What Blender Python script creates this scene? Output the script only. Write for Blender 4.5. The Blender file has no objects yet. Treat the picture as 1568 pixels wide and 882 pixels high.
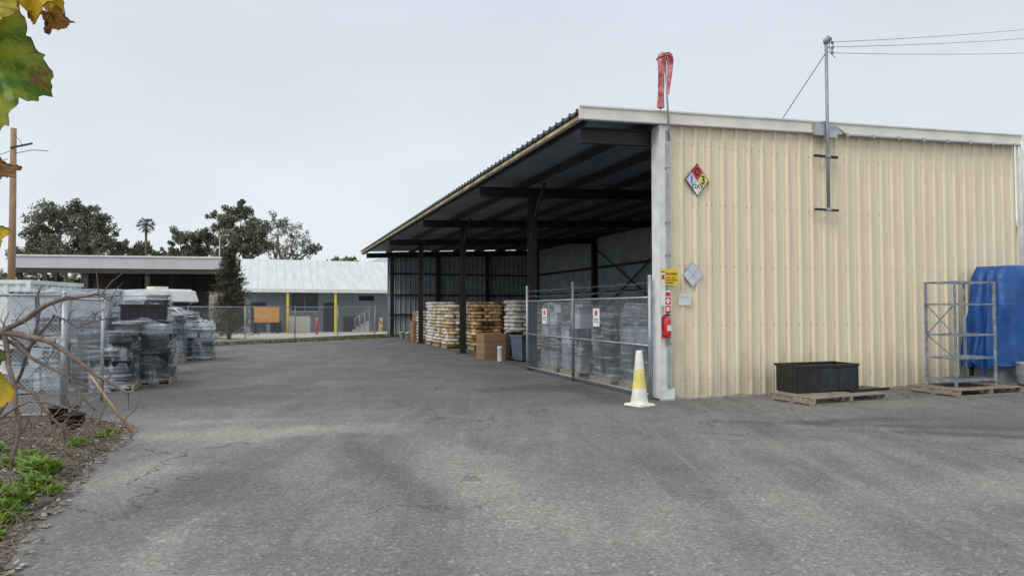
import bpy, math, random
import numpy as np
from mathutils import Vector, Matrix, noise as mnoise
random.seed(7); rng=np.random.default_rng(7)
S=bpy.context.scene
COL=S.collection
TH=math.radians(19.66); CU,SU=math.cos(TH),math.sin(TH)
CX,CY=2.68,12.23
def B(u,v,z=0): return (CX+CU*u-SU*v, CY+SU*u+CU*v, z)

# ---------------------------------------------------------------- materials
def nt(m): return m.node_tree.nodes, m.node_tree.links
def mat(name,c,rough=.8,var=.15,scale=3,metal=0,bump=0,bscale=30,stretch=(1,1,1),c2=None,spec=.5,detail=6):
    m=bpy.data.materials.new(name); m.use_nodes=True
    n,l=nt(m); p=n['Principled BSDF']
    p.inputs['Roughness'].default_value=rough; p.inputs['Metallic'].default_value=metal
    p.inputs['Specular IOR Level'].default_value=spec
    tc=n.new('ShaderNodeTexCoord'); mp=n.new('ShaderNodeMapping'); mp.inputs['Scale'].default_value=stretch
    l.new(tc.outputs['Object'],mp.inputs[0])
    no=n.new('ShaderNodeTexNoise'); no.inputs['Scale'].default_value=scale; no.inputs['Detail'].default_value=detail
    l.new(mp.outputs[0],no.inputs['Vector'])
    r=n.new('ShaderNodeValToRGB'); r.color_ramp.elements[0].position=.32; r.color_ramp.elements[1].position=.68
    a=[max(0,x*(1-var)) for x in c]; b=[min(1,x*(1+var)) for x in (c2 or c)]
    r.color_ramp.elements[0].color=(*a,1); r.color_ramp.elements[1].color=(*b,1)
    l.new(no.outputs['Fac'],r.inputs[0]); l.new(r.outputs[0],p.inputs['Base Color'])
    if bump:
        nb=n.new('ShaderNodeTexNoise'); nb.inputs['Scale'].default_value=bscale; nb.inputs['Detail'].default_value=5
        l.new(mp.outputs[0],nb.inputs['Vector'])
        bp=n.new('ShaderNodeBump'); bp.inputs['Strength'].default_value=bump; bp.inputs['Distance'].default_value=.02
        l.new(nb.outputs['Fac'],bp.inputs['Height']); l.new(bp.outputs[0],p.inputs['Normal'])
    return m

class NB:
    """tiny node helper"""
    def __init__(s,m): s.n,s.l=nt(m)
    def val(s,x,sock):
        if isinstance(x,(int,float)): sock.default_value=x
        elif isinstance(x,tuple): sock.default_value=x
        else: s.l.new(x,sock)
    def math(s,op,a,b=0,c=0,clamp=False):
        k=s.n.new('ShaderNodeMath'); k.operation=op; k.use_clamp=clamp
        s.val(a,k.inputs[0]); s.val(b,k.inputs[1]); s.val(c,k.inputs[2]); return k.outputs[0]
    def noise(s,vec,scale,detail=5,rough=.55,dist=0):
        k=s.n.new('ShaderNodeTexNoise'); k.inputs['Scale'].default_value=scale; k.inputs['Detail'].default_value=detail
        k.inputs['Roughness'].default_value=rough; k.inputs['Distortion'].default_value=dist
        s.l.new(vec,k.inputs['Vector']); return k.outputs['Fac']
    def ss(s,x,a,b):
        k=s.n.new('ShaderNodeMapRange'); k.interpolation_type='SMOOTHSTEP'
        s.val(x,k.inputs[0]); k.inputs[1].default_value=a; k.inputs[2].default_value=b; return k.outputs[0]
    def mapping(s,vec,rot=0,scale=(1,1,1),loc=(0,0,0)):
        k=s.n.new('ShaderNodeMapping'); k.inputs['Rotation'].default_value=(0,0,rot); k.inputs['Scale'].default_value=scale
        k.inputs['Location'].default_value=loc; s.l.new(vec,k.inputs[0]); return k.outputs[0]
    def mix(s,f,a,b,mode='MIX'):
        k=s.n.new('ShaderNodeMix'); k.data_type='RGBA'; k.blend_type=mode
        s.val(f,k.inputs[0])
        for x,i in((a,6),(b,7)):
            if isinstance(x,tuple): k.inputs[i].default_value=(*x,1)
            else: s.l.new(x,k.inputs[i])
        return k.outputs[2]

def asphalt():
    m=bpy.data.materials.new('asphalt'); m.use_nodes=True; N=NB(m); n,l=N.n,N.l; p=n['Principled BSDF']
    tc=n.new('ShaderNodeTexCoord'); o=tc.outputs['Object']
    sep=n.new('ShaderNodeSeparateXYZ'); l.new(o,sep.inputs[0]); X,Y=sep.outputs[0],sep.outputs[1]
    w=N.noise(o,1.3,5,.65)
    def blob(x,y,rx,ry,rot=0,edge=.5,wob=1.3):
        d=n.new('ShaderNodeVectorMath'); d.operation='SUBTRACT'; l.new(o,d.inputs[0]); d.inputs[1].default_value=(x,y,0)
        mp=N.mapping(d.outputs[0],rot=-rot); s2=n.new('ShaderNodeVectorMath'); s2.operation='MULTIPLY'
        l.new(mp,s2.inputs[0]); s2.inputs[1].default_value=(1/rx,1/ry,0)
        ln=n.new('ShaderNodeVectorMath'); ln.operation='LENGTH'; l.new(s2.outputs[0],ln.inputs[0])
        q=N.math('ADD',ln.outputs['Value'],N.math('MULTIPLY',N.math('SUBTRACT',w,.5),wob*2))
        return N.math('SUBTRACT',1,N.ss(q,1-edge,1+edge))
    fine2=N.noise(o,17,5,.7)
    big=N.noise(o,.26,6,.62); med=N.noise(o,.9,6,.68)
    tr=N.noise(N.mapping(o,rot=-TH,scale=(1.3,.12,1)),1,5,.65,.6)
    tr2=N.noise(N.mapping(o,rot=-TH+.3,scale=(3,.3,1)),1,5,.65,.6)
    base=N.mix(N.ss(big,.36,.64),(.135,.135,.134),(.205,.201,.192))
    base=N.mix(N.math('MULTIPLY',N.ss(tr,.44,.60),.5),base,(.238,.233,.219))
    base=N.mix(N.math('MULTIPLY',N.ss(tr2,.50,.68),.35),base,(.11,.11,.11))
    base=N.mix(N.math('MULTIPLY',N.ss(med,.48,.68),.35),base,(.25,.244,.229))
    base=N.mix(N.math('MULTIPLY',N.ss(N.noise(N.mapping(o,loc=(11,4,0)),.6,6,.65),.52,.64),.3),base,(.11,.11,.112))
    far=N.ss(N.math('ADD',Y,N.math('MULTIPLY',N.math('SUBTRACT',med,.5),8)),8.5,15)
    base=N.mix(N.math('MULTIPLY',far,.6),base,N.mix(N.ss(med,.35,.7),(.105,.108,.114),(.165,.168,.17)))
    for (x,y,rx,ry,r,k) in [(-3.4,9.0,1.5,.45,.25,.55),(-4.3,9.9,1.0,.25,.2,.3),(-3.6,7.3,.45,1.3,-.4,.4),(-2.2,3.9,.5,.3,.2,.4),(-2.45,4.9,.14,.6,.1,.35),(4.5,6.3,3.3,.5,.3,.25),(.3,5.0,.5,2.0,.3,.25),(-.7,7.5,.35,2.0,.35,.25)]:
        base=N.mix(N.math('MULTIPLY',blob(x,y,rx,ry,r,.7),k),base,(.36,.345,.317))
    for (x,y,rx,ry,r,k) in [(.5,14.2,1.3,.5,TH,.6),(1.7,12.8,2.0,.3,TH+1.5,.5),(6.5,9.4,3.0,.2,-.15,.7),(7.9,8.3,2.6,.16,-.3,.75),(4.6,9.9,1.4,.2,.2,.6),(7.6,9.9,3.5,1.3,.2,.5),(-2.7,6.3,.5,1.0,.4,.4),(-3.2,7.7,.5,.5,.3,.35),(-7,12.8,3,2.0,.1,.6),(-1.2,6.8,.18,1.8,.45,.35)]:
        base=N.mix(N.math('MULTIPLY',blob(x,y,rx,ry,r,.5),k),base,(.08,.081,.085))
    dv=n.new('ShaderNodeTexNoise'); dv.inputs['Scale'].default_value=1.5; dv.inputs['Detail'].default_value=5; l.new(o,dv.inputs['Vector'])
    ad=n.new('ShaderNodeVectorMath'); ad.operation='ADD'; l.new(o,ad.inputs[0])
    sc=n.new('ShaderNodeVectorMath'); sc.operation='SCALE'; l.new(dv.outputs['Color'],sc.inputs[0]); sc.inputs[3].default_value=1.3
    l.new(sc.outputs[0],ad.inputs[1])
    def cr(scale,wd):
        v=n.new('ShaderNodeTexVoronoi'); v.feature='DISTANCE_TO_EDGE'; v.inputs['Scale'].default_value=scale; l.new(ad.outputs[0],v.inputs['Vector'])
        return N.math('SUBTRACT',1,N.ss(v.outputs['Distance'],wd*.3,wd))
    c1=N.math('MULTIPLY',cr(.28,.007),N.ss(N.noise(o,.35,3),.43,.55))
    c2=N.math('MULTIPLY',cr(.9,.013),N.math('MULTIPLY',N.ss(N.noise(N.mapping(o,loc=(7,3,0)),.3,3),.48,.58),N.ss(Y,8.5,11)))
    crk=N.math('MAXIMUM',c1,c2)
    base=N.mix(N.math('MULTIPLY',crk,.62),base,(.05,.05,.05))
    vs=n.new('ShaderNodeTexVoronoi'); vs.inputs['Scale'].default_value=48; l.new(o,vs.inputs['Vector'])
    spk=n.new('ShaderNodeSeparateColor'); l.new(vs.outputs['Color'],spk.inputs[0])
    f=N.math('ADD',.50,N.math('ADD',N.math('MULTIPLY',fine2,.50),N.math('MULTIPLY',spk.outputs[0],.46)))
    f=N.math('ADD',f,N.math('MULTIPLY',N.ss(spk.outputs[1],.88,1),.6))
    cmb=n.new('ShaderNodeCombineColor'); [l.new(f,cmb.inputs[i]) for i in range(3)]
    base=N.mix(1.0,base,cmb.outputs[0],'MULTIPLY')
    l.new(base,p.inputs['Base Color']); p.inputs['Roughness'].default_value=.88; p.inputs['Specular IOR Level'].default_value=.3
    h=N.math('SUBTRACT',N.math('ADD',N.math('MULTIPLY',fine2,.8),N.math('MULTIPLY',spk.outputs[0],.5)),N.math('MULTIPLY',crk,1.0))
    bp=n.new('ShaderNodeBump'); bp.inputs['Strength'].default_value=.5; bp.inputs['Distance'].default_value=.012
    l.new(h,bp.inputs['Height']); l.new(bp.outputs[0],p.inputs['Normal'])
    return m

def wallmat(name,c,dirty=(.42,.36,.27)):
    m=bpy.data.materials.new(name); m.use_nodes=True; N=NB(m); n,l=N.n,N.l; p=n['Principled BSDF']
    tc=n.new('ShaderNodeTexCoord'); o=tc.outputs['Object']
    sep=n.new('ShaderNodeSeparateXYZ'); l.new(o,sep.inputs[0]); Z=sep.outputs[2]
    streak=N.noise(N.mapping(o,scale=(3,3,.25)),2.2,6,.6); blot=N.noise(o,1.1,6,.6); fn=N.noise(o,9,5,.7)
    col=N.mix(N.math('MULTIPLY',N.ss(streak,.45,.75),.5),c,tuple(x*.78 for x in c))
    col=N.mix(N.math('MULTIPLY',N.ss(blot,.5,.8),.4),col,tuple(x*.86 for x in c))
    low=N.math('SUBTRACT',1,N.ss(N.math('ADD',Z,N.math('MULTIPLY',N.math('SUBTRACT',streak,.5),-2.2)),.02,.95))
    col=N.mix(N.math('MULTIPLY',low,N.math('ADD',.2,N.math('MULTIPLY',fn,.6))),col,dirty)
    vs=N.ss(N.noise(o,26,2,.5),.74,.78)
    col=N.mix(N.math('MULTIPLY',vs,.6),col,(.3,.25,.19))
    l.new(col,p.inputs['Base Color']); p.inputs['Roughness'].default_value=.5; p.inputs['Specular IOR Level'].default_value=.35
    bp=n.new('ShaderNodeBump'); bp.inputs['Strength'].default_value=.25; bp.inputs['Distance'].default_value=.03
    l.new(N.noise(o,2.5,3),bp.inputs['Height']); l.new(bp.outputs[0],p.inputs['Normal'])
    return m

def film():
    m=bpy.data.materials.new('stretch_film'); m.use_nodes=True; N=NB(m); n,l=N.n,N.l; p=n['Principled BSDF']
    tc=n.new('ShaderNodeTexCoord'); oi=n.new('ShaderNodeObjectInfo')
    ad=n.new('ShaderNodeVectorMath'); ad.operation='ADD'; l.new(tc.outputs['Object'],ad.inputs[0]); l.new(oi.outputs['Location'],ad.inputs[1]); o=ad.outputs[0]
    k=n.new('ShaderNodeMapping'); k.inputs['Rotation'].default_value=(.35,.3,0); k.inputs['Scale'].default_value=(.7,.7,7); l.new(o,k.inputs[0])
    a=N.noise(k.outputs[0],2.2,3,.5,.4)
    k2=n.new('ShaderNodeMapping'); k2.inputs['Rotation'].default_value=(-.5,-.4,0); k2.inputs['Scale'].default_value=(3,3,.6); l.new(o,k2.inputs[0])
    b=N.noise(k2.outputs[0],2.5,3,.5,.6); c=N.noise(o,1.1,2)
    f=N.math('ADD',N.math('MULTIPLY',N.ss(a,.52,.66),.36),N.math('MULTIPLY',N.ss(b,.56,.68),.30))
    f=N.math('ADD',f,N.math('MULTIPLY',N.ss(c,.46,.64),.20))
    p.inputs['Base Color'].default_value=(.60,.66,.73,1); p.inputs['Roughness'].default_value=.2
    bp=n.new('ShaderNodeBump'); bp.inputs['Strength'].default_value=1; bp.inputs['Distance'].default_value=.05
    l.new(N.math('ADD',a,b),bp.inputs['Height']); l.new(bp.outputs[0],p.inputs['Normal'])
    t=n.new('ShaderNodeBsdfTransparent'); mx=n.new('ShaderNodeMixShader'); l.new(N.math('ADD',f,.09,clamp=True),mx.inputs[0])
    l.new(t.outputs[0],mx.inputs[1]); l.new(p.outputs[0],mx.inputs[2]); l.new(mx.outputs[0],n['Material Output'].inputs[0])
    return m

def soilmat():
    m=bpy.data.materials.new('soil_litter'); m.use_nodes=True; N=NB(m); n,l=N.n,N.l; p=n['Principled BSDF']
    o=n.new('ShaderNodeTexCoord').outputs['Object']
    v=n.new('ShaderNodeTexVoronoi'); v.inputs['Scale'].default_value=34; v.inputs['Randomness'].default_value=1; l.new(N.mapping(o,scale=(1,1.8,1)),v.inputs['Vector'])
    sp=n.new('ShaderNodeSeparateColor'); l.new(v.outputs['Color'],sp.inputs[0])
    base=N.mix(N.ss(N.noise(o,2.2,6),.35,.65),(.09,.075,.06),(.20,.17,.13))
    base=N.mix(N.math('MULTIPLY',N.ss(sp.outputs[0],.6,.9),.75),base,(.36,.33,.28))
    base=N.mix(N.math('MULTIPLY',N.ss(sp.outputs[1],.7,.9),.7),base,(.05,.04,.032))
    base=N.mix(N.math('MULTIPLY',N.ss(N.noise(o,3,5),.54,.66),.4),base,(.07,.10,.03))
    l.new(base,p.inputs['Base Color']); p.inputs['Roughness'].default_value=.95
    bp=n.new('ShaderNodeBump'); bp.inputs['Strength'].default_value=1; bp.inputs['Distance'].default_value=.03
    l.new(v.outputs['Distance'],bp.inputs['Height']); l.new(bp.outputs[0],p.inputs['Normal'])
    return m

def leafmat(name,g,y,br,scale=18,trans=.35,gy=(.44,.56)):
    m=bpy.data.materials.new(name); m.use_nodes=True; N=NB(m); n,l=N.n,N.l; p=n['Principled BSDF']
    o=n.new('ShaderNodeTexCoord').outputs['Object']
    a=N.noise(o,scale,5,.65,.5); b=N.noise(N.mapping(o,loc=(3,1,5)),scale*1.6,6,.75)
    col=N.mix(N.ss(a,*gy),g,y); col=N.mix(N.ss(b,.55,.62),col,br)
    l.new(col,p.inputs['Base Color']); p.inputs['Roughness'].default_value=.45
    t=n.new('ShaderNodeBsdfTranslucent'); l.new(col,t.inputs[0]); mx=n.new('ShaderNodeMixShader'); mx.inputs[0].default_value=trans
    bp=n.new('ShaderNodeBump'); bp.inputs['Strength'].default_value=.5; bp.inputs['Distance'].default_value=.002; l.new(N.noise(o,scale*8,4),bp.inputs['Height']); l.new(bp.outputs[0],p.inputs['Normal'])
    l.new(p.outputs[0],mx.inputs[1]); l.new(t.outputs[0],mx.inputs[2]); l.new(mx.outputs[0],n['Material Output'].inputs[0])
    return m

M={}
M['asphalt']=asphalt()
M['tan']=wallmat('tan_metal',(.80,.70,.515))
M['white_metal']=wallmat('white_metal',(.78,.78,.77),(.4,.38,.34))
M['trim']=mat('cream_trim',(.74,.71,.64),.5,.1,2)
M['galv']=mat('galvanised',(.42,.44,.46),.45,.2,6,metal=.5)
M['grey_pipe']=mat('grey_pipe',(.30,.32,.34),.5,.15,5,metal=.3)
M['black_steel']=mat('black_steel',(.022,.021,.022),.6,.35,3)
M['brown_steel']=mat('brown_steel',(.05,.04,.034),.7,.35,3)
M['eave']=mat('eave_board',(.30,.22,.10),.7,.35,2,c2=(.42,.34,.2))
M['roof_sheet']=mat('roof_sheet',(.26,.295,.34),.5,.2,2,metal=.3,stretch=(1,.3,1))
M['roof_top']=mat('roof_top',(.07,.07,.075),.6,.2,2)
M['inner_wall']=mat('inner_wall',(.34,.37,.39),.5,.2,1.5,metal=.1)
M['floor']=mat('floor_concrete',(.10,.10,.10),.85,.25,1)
M['concrete']=mat('concrete',(.42,.40,.37),.9,.15,1.5,bump=.3)
M['soil']=soilmat()
M['grass']=mat('grass_blades',(.08,.12,.03),.7,.5,4,c2=(.15,.19,.06))
M['weed']=leafmat('weed_leaf',(.10,.22,.02),(.26,.37,.05),(.22,.19,.06),6)
M['vine']=leafmat('vine_leaf',(.07,.17,.012),(.30,.33,.02),(.20,.09,.025),15,.32,(.42,.60))
M['vineY']=leafmat('vine_leaf_yellow',(.42,.36,.02),(.66,.44,.02),(.20,.08,.02),18,.35)
M['vineB']=leafmat('vine_leaf_brown',(.20,.09,.03),(.30,.15,.04),(.08,.035,.02),18,.3)
M['twig']=mat('twig',(.20,.155,.12),.9,.35,12)
M['branch']=mat('grey_branch',(.19,.145,.12),.9,.35,14,bump=.5,bscale=60)
M['bark']=mat('bark',(.12,.10,.08),.95,.35,3,bump=.6)
M['polewood']=mat('pole_wood',(.34,.22,.13),.9,.25,5,stretch=(3,3,.3))
M['euc']=mat('eucalyptus_foliage',(.075,.085,.05),.7,.35,.45,c2=(.19,.19,.125))
M['euc2']=mat('sparse_foliage',(.15,.15,.12),.7,.3,.5,c2=(.24,.23,.18))
M['conifer']=mat('conifer_foliage',(.06,.065,.038),.8,.4,2.5,c2=(.15,.135,.085))
M['palm']=mat('palm_frond',(.09,.10,.06),.7,.3,2)
M['film']=film()
M['blackpl']=mat('black_plastic',(.018,.018,.020),.4,.3,6)
M['darkgrey']=mat('dark_grey_goods',(.06,.068,.08),.5,.3,5)
M['greypl']=mat('grey_goods',(.26,.30,.34),.5,.3,5)
M['palepl']=mat('pale_goods',(.52,.57,.62),.5,.2,5)
M['wood']=mat('pallet_wood',(.36,.28,.19),.9,.3,4,stretch=(1,4,4))
M['oldwood']=mat('old_pallet_wood',(.28,.24,.19),.9,.35,5,stretch=(1,4,4))
M['card']=mat('cardboard',(.30,.17,.09),.85,.15,3)
M['bagW']=mat('white_bag',(.68,.65,.60),.45,.15,4)
M['bagO']=mat('orange_bag',(.36,.20,.07),.45,.5,3.5,c2=(.66,.50,.30))
M['bagT']=mat('tan_bag',(.42,.34,.24),.5,.3,4,c2=(.56,.50,.40))
M['bagB']=mat('brown_bag',(.075,.045,.027),.45,.45,5,c2=(.34,.22,.07))
M['red']=mat('red_paint',(.60,.03,.03),.4,.1,5)
M['sock']=mat('faded_red_cloth',(.50,.08,.09),.8,.35,9,c2=(.62,.24,.24))
M['white']=mat('white_paint',(.76,.76,.75),.5,.12,4)
M['yellow']=mat('yellow_paint',(.80,.58,.02),.5,.08,4)
M['coneY']=mat('cone_yellow',(.78,.66,.20),.5,.15,6)
M['coneW']=mat('cone_white',(.78,.77,.70),.5,.12,6)
M['blue']=mat('blue_paint',(.05,.15,.55),.5,.1,5)
M['palegrey']=mat('pale_blue_panel',(.58,.64,.70),.5,.06,5)
M['black']=mat('black_ink',(.012,.012,.012),.5,.1,5)
M['tarp']=mat('blue_tarp',(.006,.075,.29),.45,.25,2.5,bump=.9,bscale=6)
M['binblue']=mat('blue_drum',(.09,.12,.16),.4,.15,4)
M['bluegrey']=mat('blue_grey_wall',(.29,.33,.37),.8,.1,1.5)
M['whiteroof']=mat('white_roof',(.57,.60,.60),.6,.10,.8,stretch=(4,.4,1))
M['glass']=mat('dark_glass',(.02,.026,.032),.15,.2,2)
M['orange']=mat('orange_panel',(.60,.27,.06),.6,.12,3)
M['beige']=mat('beige_wall',(.46,.43,.38),.8,.12,.6)
M['greyfascia']=mat('grey_fascia',(.54,.53,.55),.6,.08,.5)
M['carpaint']=mat('white_car_paint',(.70,.70,.70),.25,.03,2)
M['rubber']=mat('tyre_rubber',(.02,.02,.02),.8,.2,4)
M['brownstripe']=mat('brown_stripe',(.22,.13,.08),.5,.1,2)
M['rackpaint']=mat('grey_blue_rack',(.15,.19,.25),.5,.3,8,c2=(.24,.27,.31))

# ---------------------------------------------------------------- mesh builder
class MB:
    def __init__(s): s.v=[]; s.f=[]; s.m=[]; s.mats=[]; s.sm=[]
    def mi(s,k):
        if k not in s.mats: s.mats.append(k)
        return s.mats.index(k)
    def add(s,vs,fs,k,smooth=False):
        b=len(s.v); s.v.extend([tuple(x) for x in vs]); i=s.mi(k)
        for f in fs: s.f.append([b+j for j in f]); s.m.append(i); s.sm.append(smooth)
    def box(s,x0,x1,y0,y1,z0,z1,k,rz=0,rx=0,ry=0):
        c=Vector(((x0+x1)/2,(y0+y1)/2,(z0+z1)/2)); R=Matrix.Rotation(rz,3,'Z')@Matrix.Rotation(ry,3,'Y')@Matrix.Rotation(rx,3,'X')
        vs=[]
        for x,y,z in[(x0,y0,z0),(x1,y0,z0),(x1,y1,z0),(x0,y1,z0),(x0,y0,z1),(x1,y0,z1),(x1,y1,z1),(x0,y1,z1)]:
            vs.append(c+R@(Vector((x,y,z))-c))
        s.add(vs,[(3,2,1,0),(4,5,6,7),(0,1,5,4),(1,2,6,5),(2,3,7,6),(3,0,4,7)],k)
    def prism(s,c8,k): s.add(c8,[(3,2,1,0),(4,5,6,7),(0,1,5,4),(1,2,6,5),(2,3,7,6),(3,0,4,7)],k)
    def beam(s,p,q,w,h,k):
        p=Vector(p);q=Vector(q);d=(q-p).normalized(); up=Vector((0,0,1))
        if abs(d.z)>.95: up=Vector((0,1,0))
        a=d.cross(up).normalized()*w/2; b=a.cross(d).normalized()*h/2
        s.prism([p-a-b,p+a-b,q+a-b,q-a-b,p-a+b,p+a+b,q+a+b,q-a+b],k)
    def tube(s,pts,r,k,n=6,smooth=True):
        pts=[Vector(p) for p in pts]; m=len(pts)
        rs=r if isinstance(r,(list,tuple)) else [r]*m
        vs=[];prev=None
        for i,p in enumerate(pts):
            d=(pts[min(i+1,m-1)]-pts[max(i-1,0)]).normalized()
            a=(prev if prev is not None else (Vector((0,0,1)) if abs(d.z)<.9 else Vector((1,0,0))))
            a=(a-d*a.dot(d)).normalized(); prev=a; b=d.cross(a)
            for j in range(n):
                t=2*math.pi*j/n; vs.append(p+(a*math.cos(t)+b*math.sin(t))*rs[i])
        fs=[(i*n+j,i*n+(j+1)%n,(i+1)*n+(j+1)%n,(i+1)*n+j) for i in range(m-1) for j in range(n)]
        if n>3: fs+= [tuple(range(n))[::-1],tuple((m-1)*n+j for j in range(n))]
        s.add(vs,fs,k,smooth and n>4)
    def cyl(s,c,r,h,k,n=16,r2=None):
        r2=r if r2 is None else r2
        x,y,z=c; s.tube([(x,y,z),(x,y,z+h)],[r,r2],k,n)
    def lathe(s,c,prof,k,n=20):
        vs=[];x,y,z=c
        for r,h in prof:
            for j in range(n): t=2*math.pi*j/n; vs.append((x+r*math.cos(t),y+r*math.sin(t),z+h))
        m=len(prof); fs=[(i*n+j,i*n+(j+1)%n,(i+1)*n+(j+1)%n,(i+1)*n+j) for i in range(m-1) for j in range(n)]
        s.add(vs,fs,k,True)
    def finish(s,name,parent=None,loc=(0,0,0),rz=0):
        me=bpy.data.meshes.new(name); me.from_pydata([tuple(x) for x in s.v],[],s.f)
        for k in s.mats: me.materials.append(M[k])
        me.polygons.foreach_set('material_index',s.m); me.polygons.foreach_set('use_smooth',s.sm); me.update()
        o=bpy.data.objects.new(name,me); COL.objects.link(o); o.location=tuple(loc)+(0,)*(3-len(loc)); o.rotation_euler=(0,0,rz)
        if parent: o.parent=parent
        return o
def empty(name,loc,rz=0):
    o=bpy.data.objects.new(name,None); COL.objects.link(o); o.location=tuple(loc)+(0,)*(3-len(loc)); o.rotation_euler=(0,0,rz); o.empty_display_size=.3; return o
def text(name,body,size,loc,k,parent,rot=(math.pi/2,0,0)):
    c=bpy.data.curves.new(name,'FONT'); c.body=body; c.size=size; c.align_x='CENTER'; c.align_y='CENTER'; c.extrude=.001; c.offset=size*.012
    t=bpy.data.objects.new(name+'_tmp',c); COL.objects.link(t); bpy.context.view_layer.update()
    me=bpy.data.meshes.new_from_object(t.evaluated_get(bpy.context.evaluated_depsgraph_get())); bpy.data.objects.remove(t)
    me.materials.clear(); me.materials.append(M[k]); o=bpy.data.objects.new(name,me); COL.objects.link(o); o.location=loc; o.rotation_euler=rot; o.parent=parent; return o
def ribs(a,b,pitch=.305,h=.042,base=.085,top=.035,minor=True):
    out=[];s=a
    while s<b-1e-6:
        c=s+pitch/2
        out+=[(s,0)]
        if minor: out+=[(s+.035,0),(s+.045,.006),(s+.06,.006),(s+.07,0)]
        out+=[(c-base/2,0),(c-top/2,h),(c+top/2,h),(c+base/2,0)]
        s+=pitch
    out=[x for x in out if x[0]<=b]+[(b,0)]
    return out
def corr(mb,prof,f0,f1,k):
    vs=[f0(s,o) for s,o in prof]+[f1(s,o) for s,o in prof]; n=len(prof)
    mb.add(vs,[(i,i+1,n+i+1,n+i) for i in range(n-1)],k)

# ---------------------------------------------------------------- ground
g=MB()
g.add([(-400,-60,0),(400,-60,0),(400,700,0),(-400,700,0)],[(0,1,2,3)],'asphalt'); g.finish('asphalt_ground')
edge=[(-2.6,.2),(-2.75,1.5),(-3.0,3.0),(-3.17,4.16),(-3.34,4.51),(-3.77,5.36),(-4.17,6.37),(-4.61,7.49),(-4.93,8.54),(-5.4,9.5),(-6.3,10.0),(-7.5,10.2)]
E=[]
for i in range(len(edge)-1):
    for t in range(8):
        a,b=edge[i],edge[i+1]; q=t/8; E.append((a[0]+(b[0]-a[0])*q,a[1]+(b[1]-a[1])*q))
E.append(edge[-1])
def soilz(x,y,t): return .006+min(1,t*3.5)*.05+ min(1,t*2)*(.10*mnoise.noise((x*1.3,y*1.3,0))+.035*mnoise.noise((x*5,y*5,2))+.03)
s=MB(); W=46; vs=[]
for i,(x,y) in enumerate(E):
    wob=.09*mnoise.noise((x*3,y*3,7))+.04*mnoise.noise((x*11,y*11,7))
    for j in range(W):
        t=(j/(W-1))**1.6*7.0; X=x+wob-t; Y=y+t*.02; vs.append((X,Y,max(.006,soilz(X,Y,t))))
s.add(vs,[(i*W+j,i*W+j+1,(i+1)*W+j+1,(i+1)*W+j) for i in range(len(E)-1) for j in range(W-1)],'soil',True); s.finish('soil_bed')
def edgex(y):
    for i in range(len(edge)-1):
        if edge[i][1]<=y<=edge[i+1][1]:
            q=(y-edge[i][1])/(edge[i+1][1]-edge[i][1]); return edge[i][0]+(edge[i+1][0]-edge[i][0])*q
    return -7
lt=MB()
for _ in range(3200):
    y=random.uniform(2.5,9.9); t=abs(random.gauss(0,1.0))-.16; x=edgex(y)-t; z=max(.008,soilz(x,y,max(0,t)))+.006
    a=random.uniform(0,6.28); L=random.uniform(.01,.045); w=L*random.uniform(.3,.8)
    c,sn=math.cos(a),math.sin(a); k=random.choice(['twig','bark','concrete','oldwood','twig','vineB'])
    lt.add([(x-c*L,y-sn*L,z),(x+sn*w,y-c*w,z+random.uniform(0,.012)),(x+c*L,y+sn*L,z+random.uniform(0,.02)),(x-sn*w,y+c*w,z)],[(0,1,2,3)],k)
for _ in range(420):
    y=random.uniform(4,9.7); t=abs(random.gauss(.6,1.1)); x=edgex(y)-t; z=soilz(x,y,t)+.02; a=random.uniform(0,6.28); L=random.uniform(.1,.45)
    p=[(x,y,z)]; 
    for q in range(3): a+=random.uniform(-.5,.5); p.append((p[-1][0]+math.cos(a)*L/3,p[-1][1]+math.sin(a)*L/3,z+random.uniform(-.01,.10)))
    lt.tube(p,[.005,.004,.003,.002],'twig',4)
lt.finish('leaf_litter')
def weeds(name,cl):
    w=MB()
    for (x,y,r,n,h) in cl:
        for _ in range(n):
            a=random.uniform(0,6.28); rr=r*math.sqrt(random.random()); px,py=x+rr*math.cos(a),y+rr*math.sin(a)
            z=soilz(px,py,.8)-.01; b=random.uniform(0,6.28); hh=h*random.uniform(.3,1.2)*(1.1-.6*rr/r); ln=random.uniform(.2,1.0)*hh
            wd=random.uniform(.008,.026)
            dx,dy=math.cos(b),math.sin(b)
            pts=[]; 
            for q,(f,ww) in enumerate([(0,.2),(.35,.7),(.7,1),(1,.1)]):
                cx_,cy_,cz=px+dx*ln*f*f,py+dy*ln*f*f,z+hh*(f-.3*f*f)
                pts+= [(cx_-dy*wd*ww,cy_+dx*wd*ww,cz),(cx_+dy*wd*ww,cy_-dx*wd*ww,cz+.006)]
            w.add(pts,[(0,1,3,2),(2,3,5,4),(4,5,7,6)],'weed')
    return w.finish(name)
weeds('weed_plants',[(-4.5,6.5,.17,170,.24),(-4.28,6.05,.17,190,.18),(-4.75,6.75,.17,90,.18),(-4.15,5.55,.2,230,.16),(-3.92,5.2,.16,190,.15),(-4.35,5.2,.22,200,.17),(-3.7,4.75,.13,130,.13),(-3.85,4.4,.2,170,.14),(-3.5,4.35,.13,120,.12),(-5.0,6.9,.2,110,.2),(-5.1,7.9,.16,60,.14),(-4.02,5.95,.08,50,.10),(-5.6,7.2,.25,100,.22),(-4.7,5.9,.22,160,.18),(-3.3,4.2,.1,80,.10),(-5.3,6.3,.3,160,.22),(-4.9,5.4,.3,160,.2),(-5.0,8.4,.12,40,.10)])
def sheet(name,pts,z,k):
    b=MB(); b.add([(x,y,z) for x,y in pts],[tuple(range(len(pts)))],k); return b.finish(name)
gs=MB(); 
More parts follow.
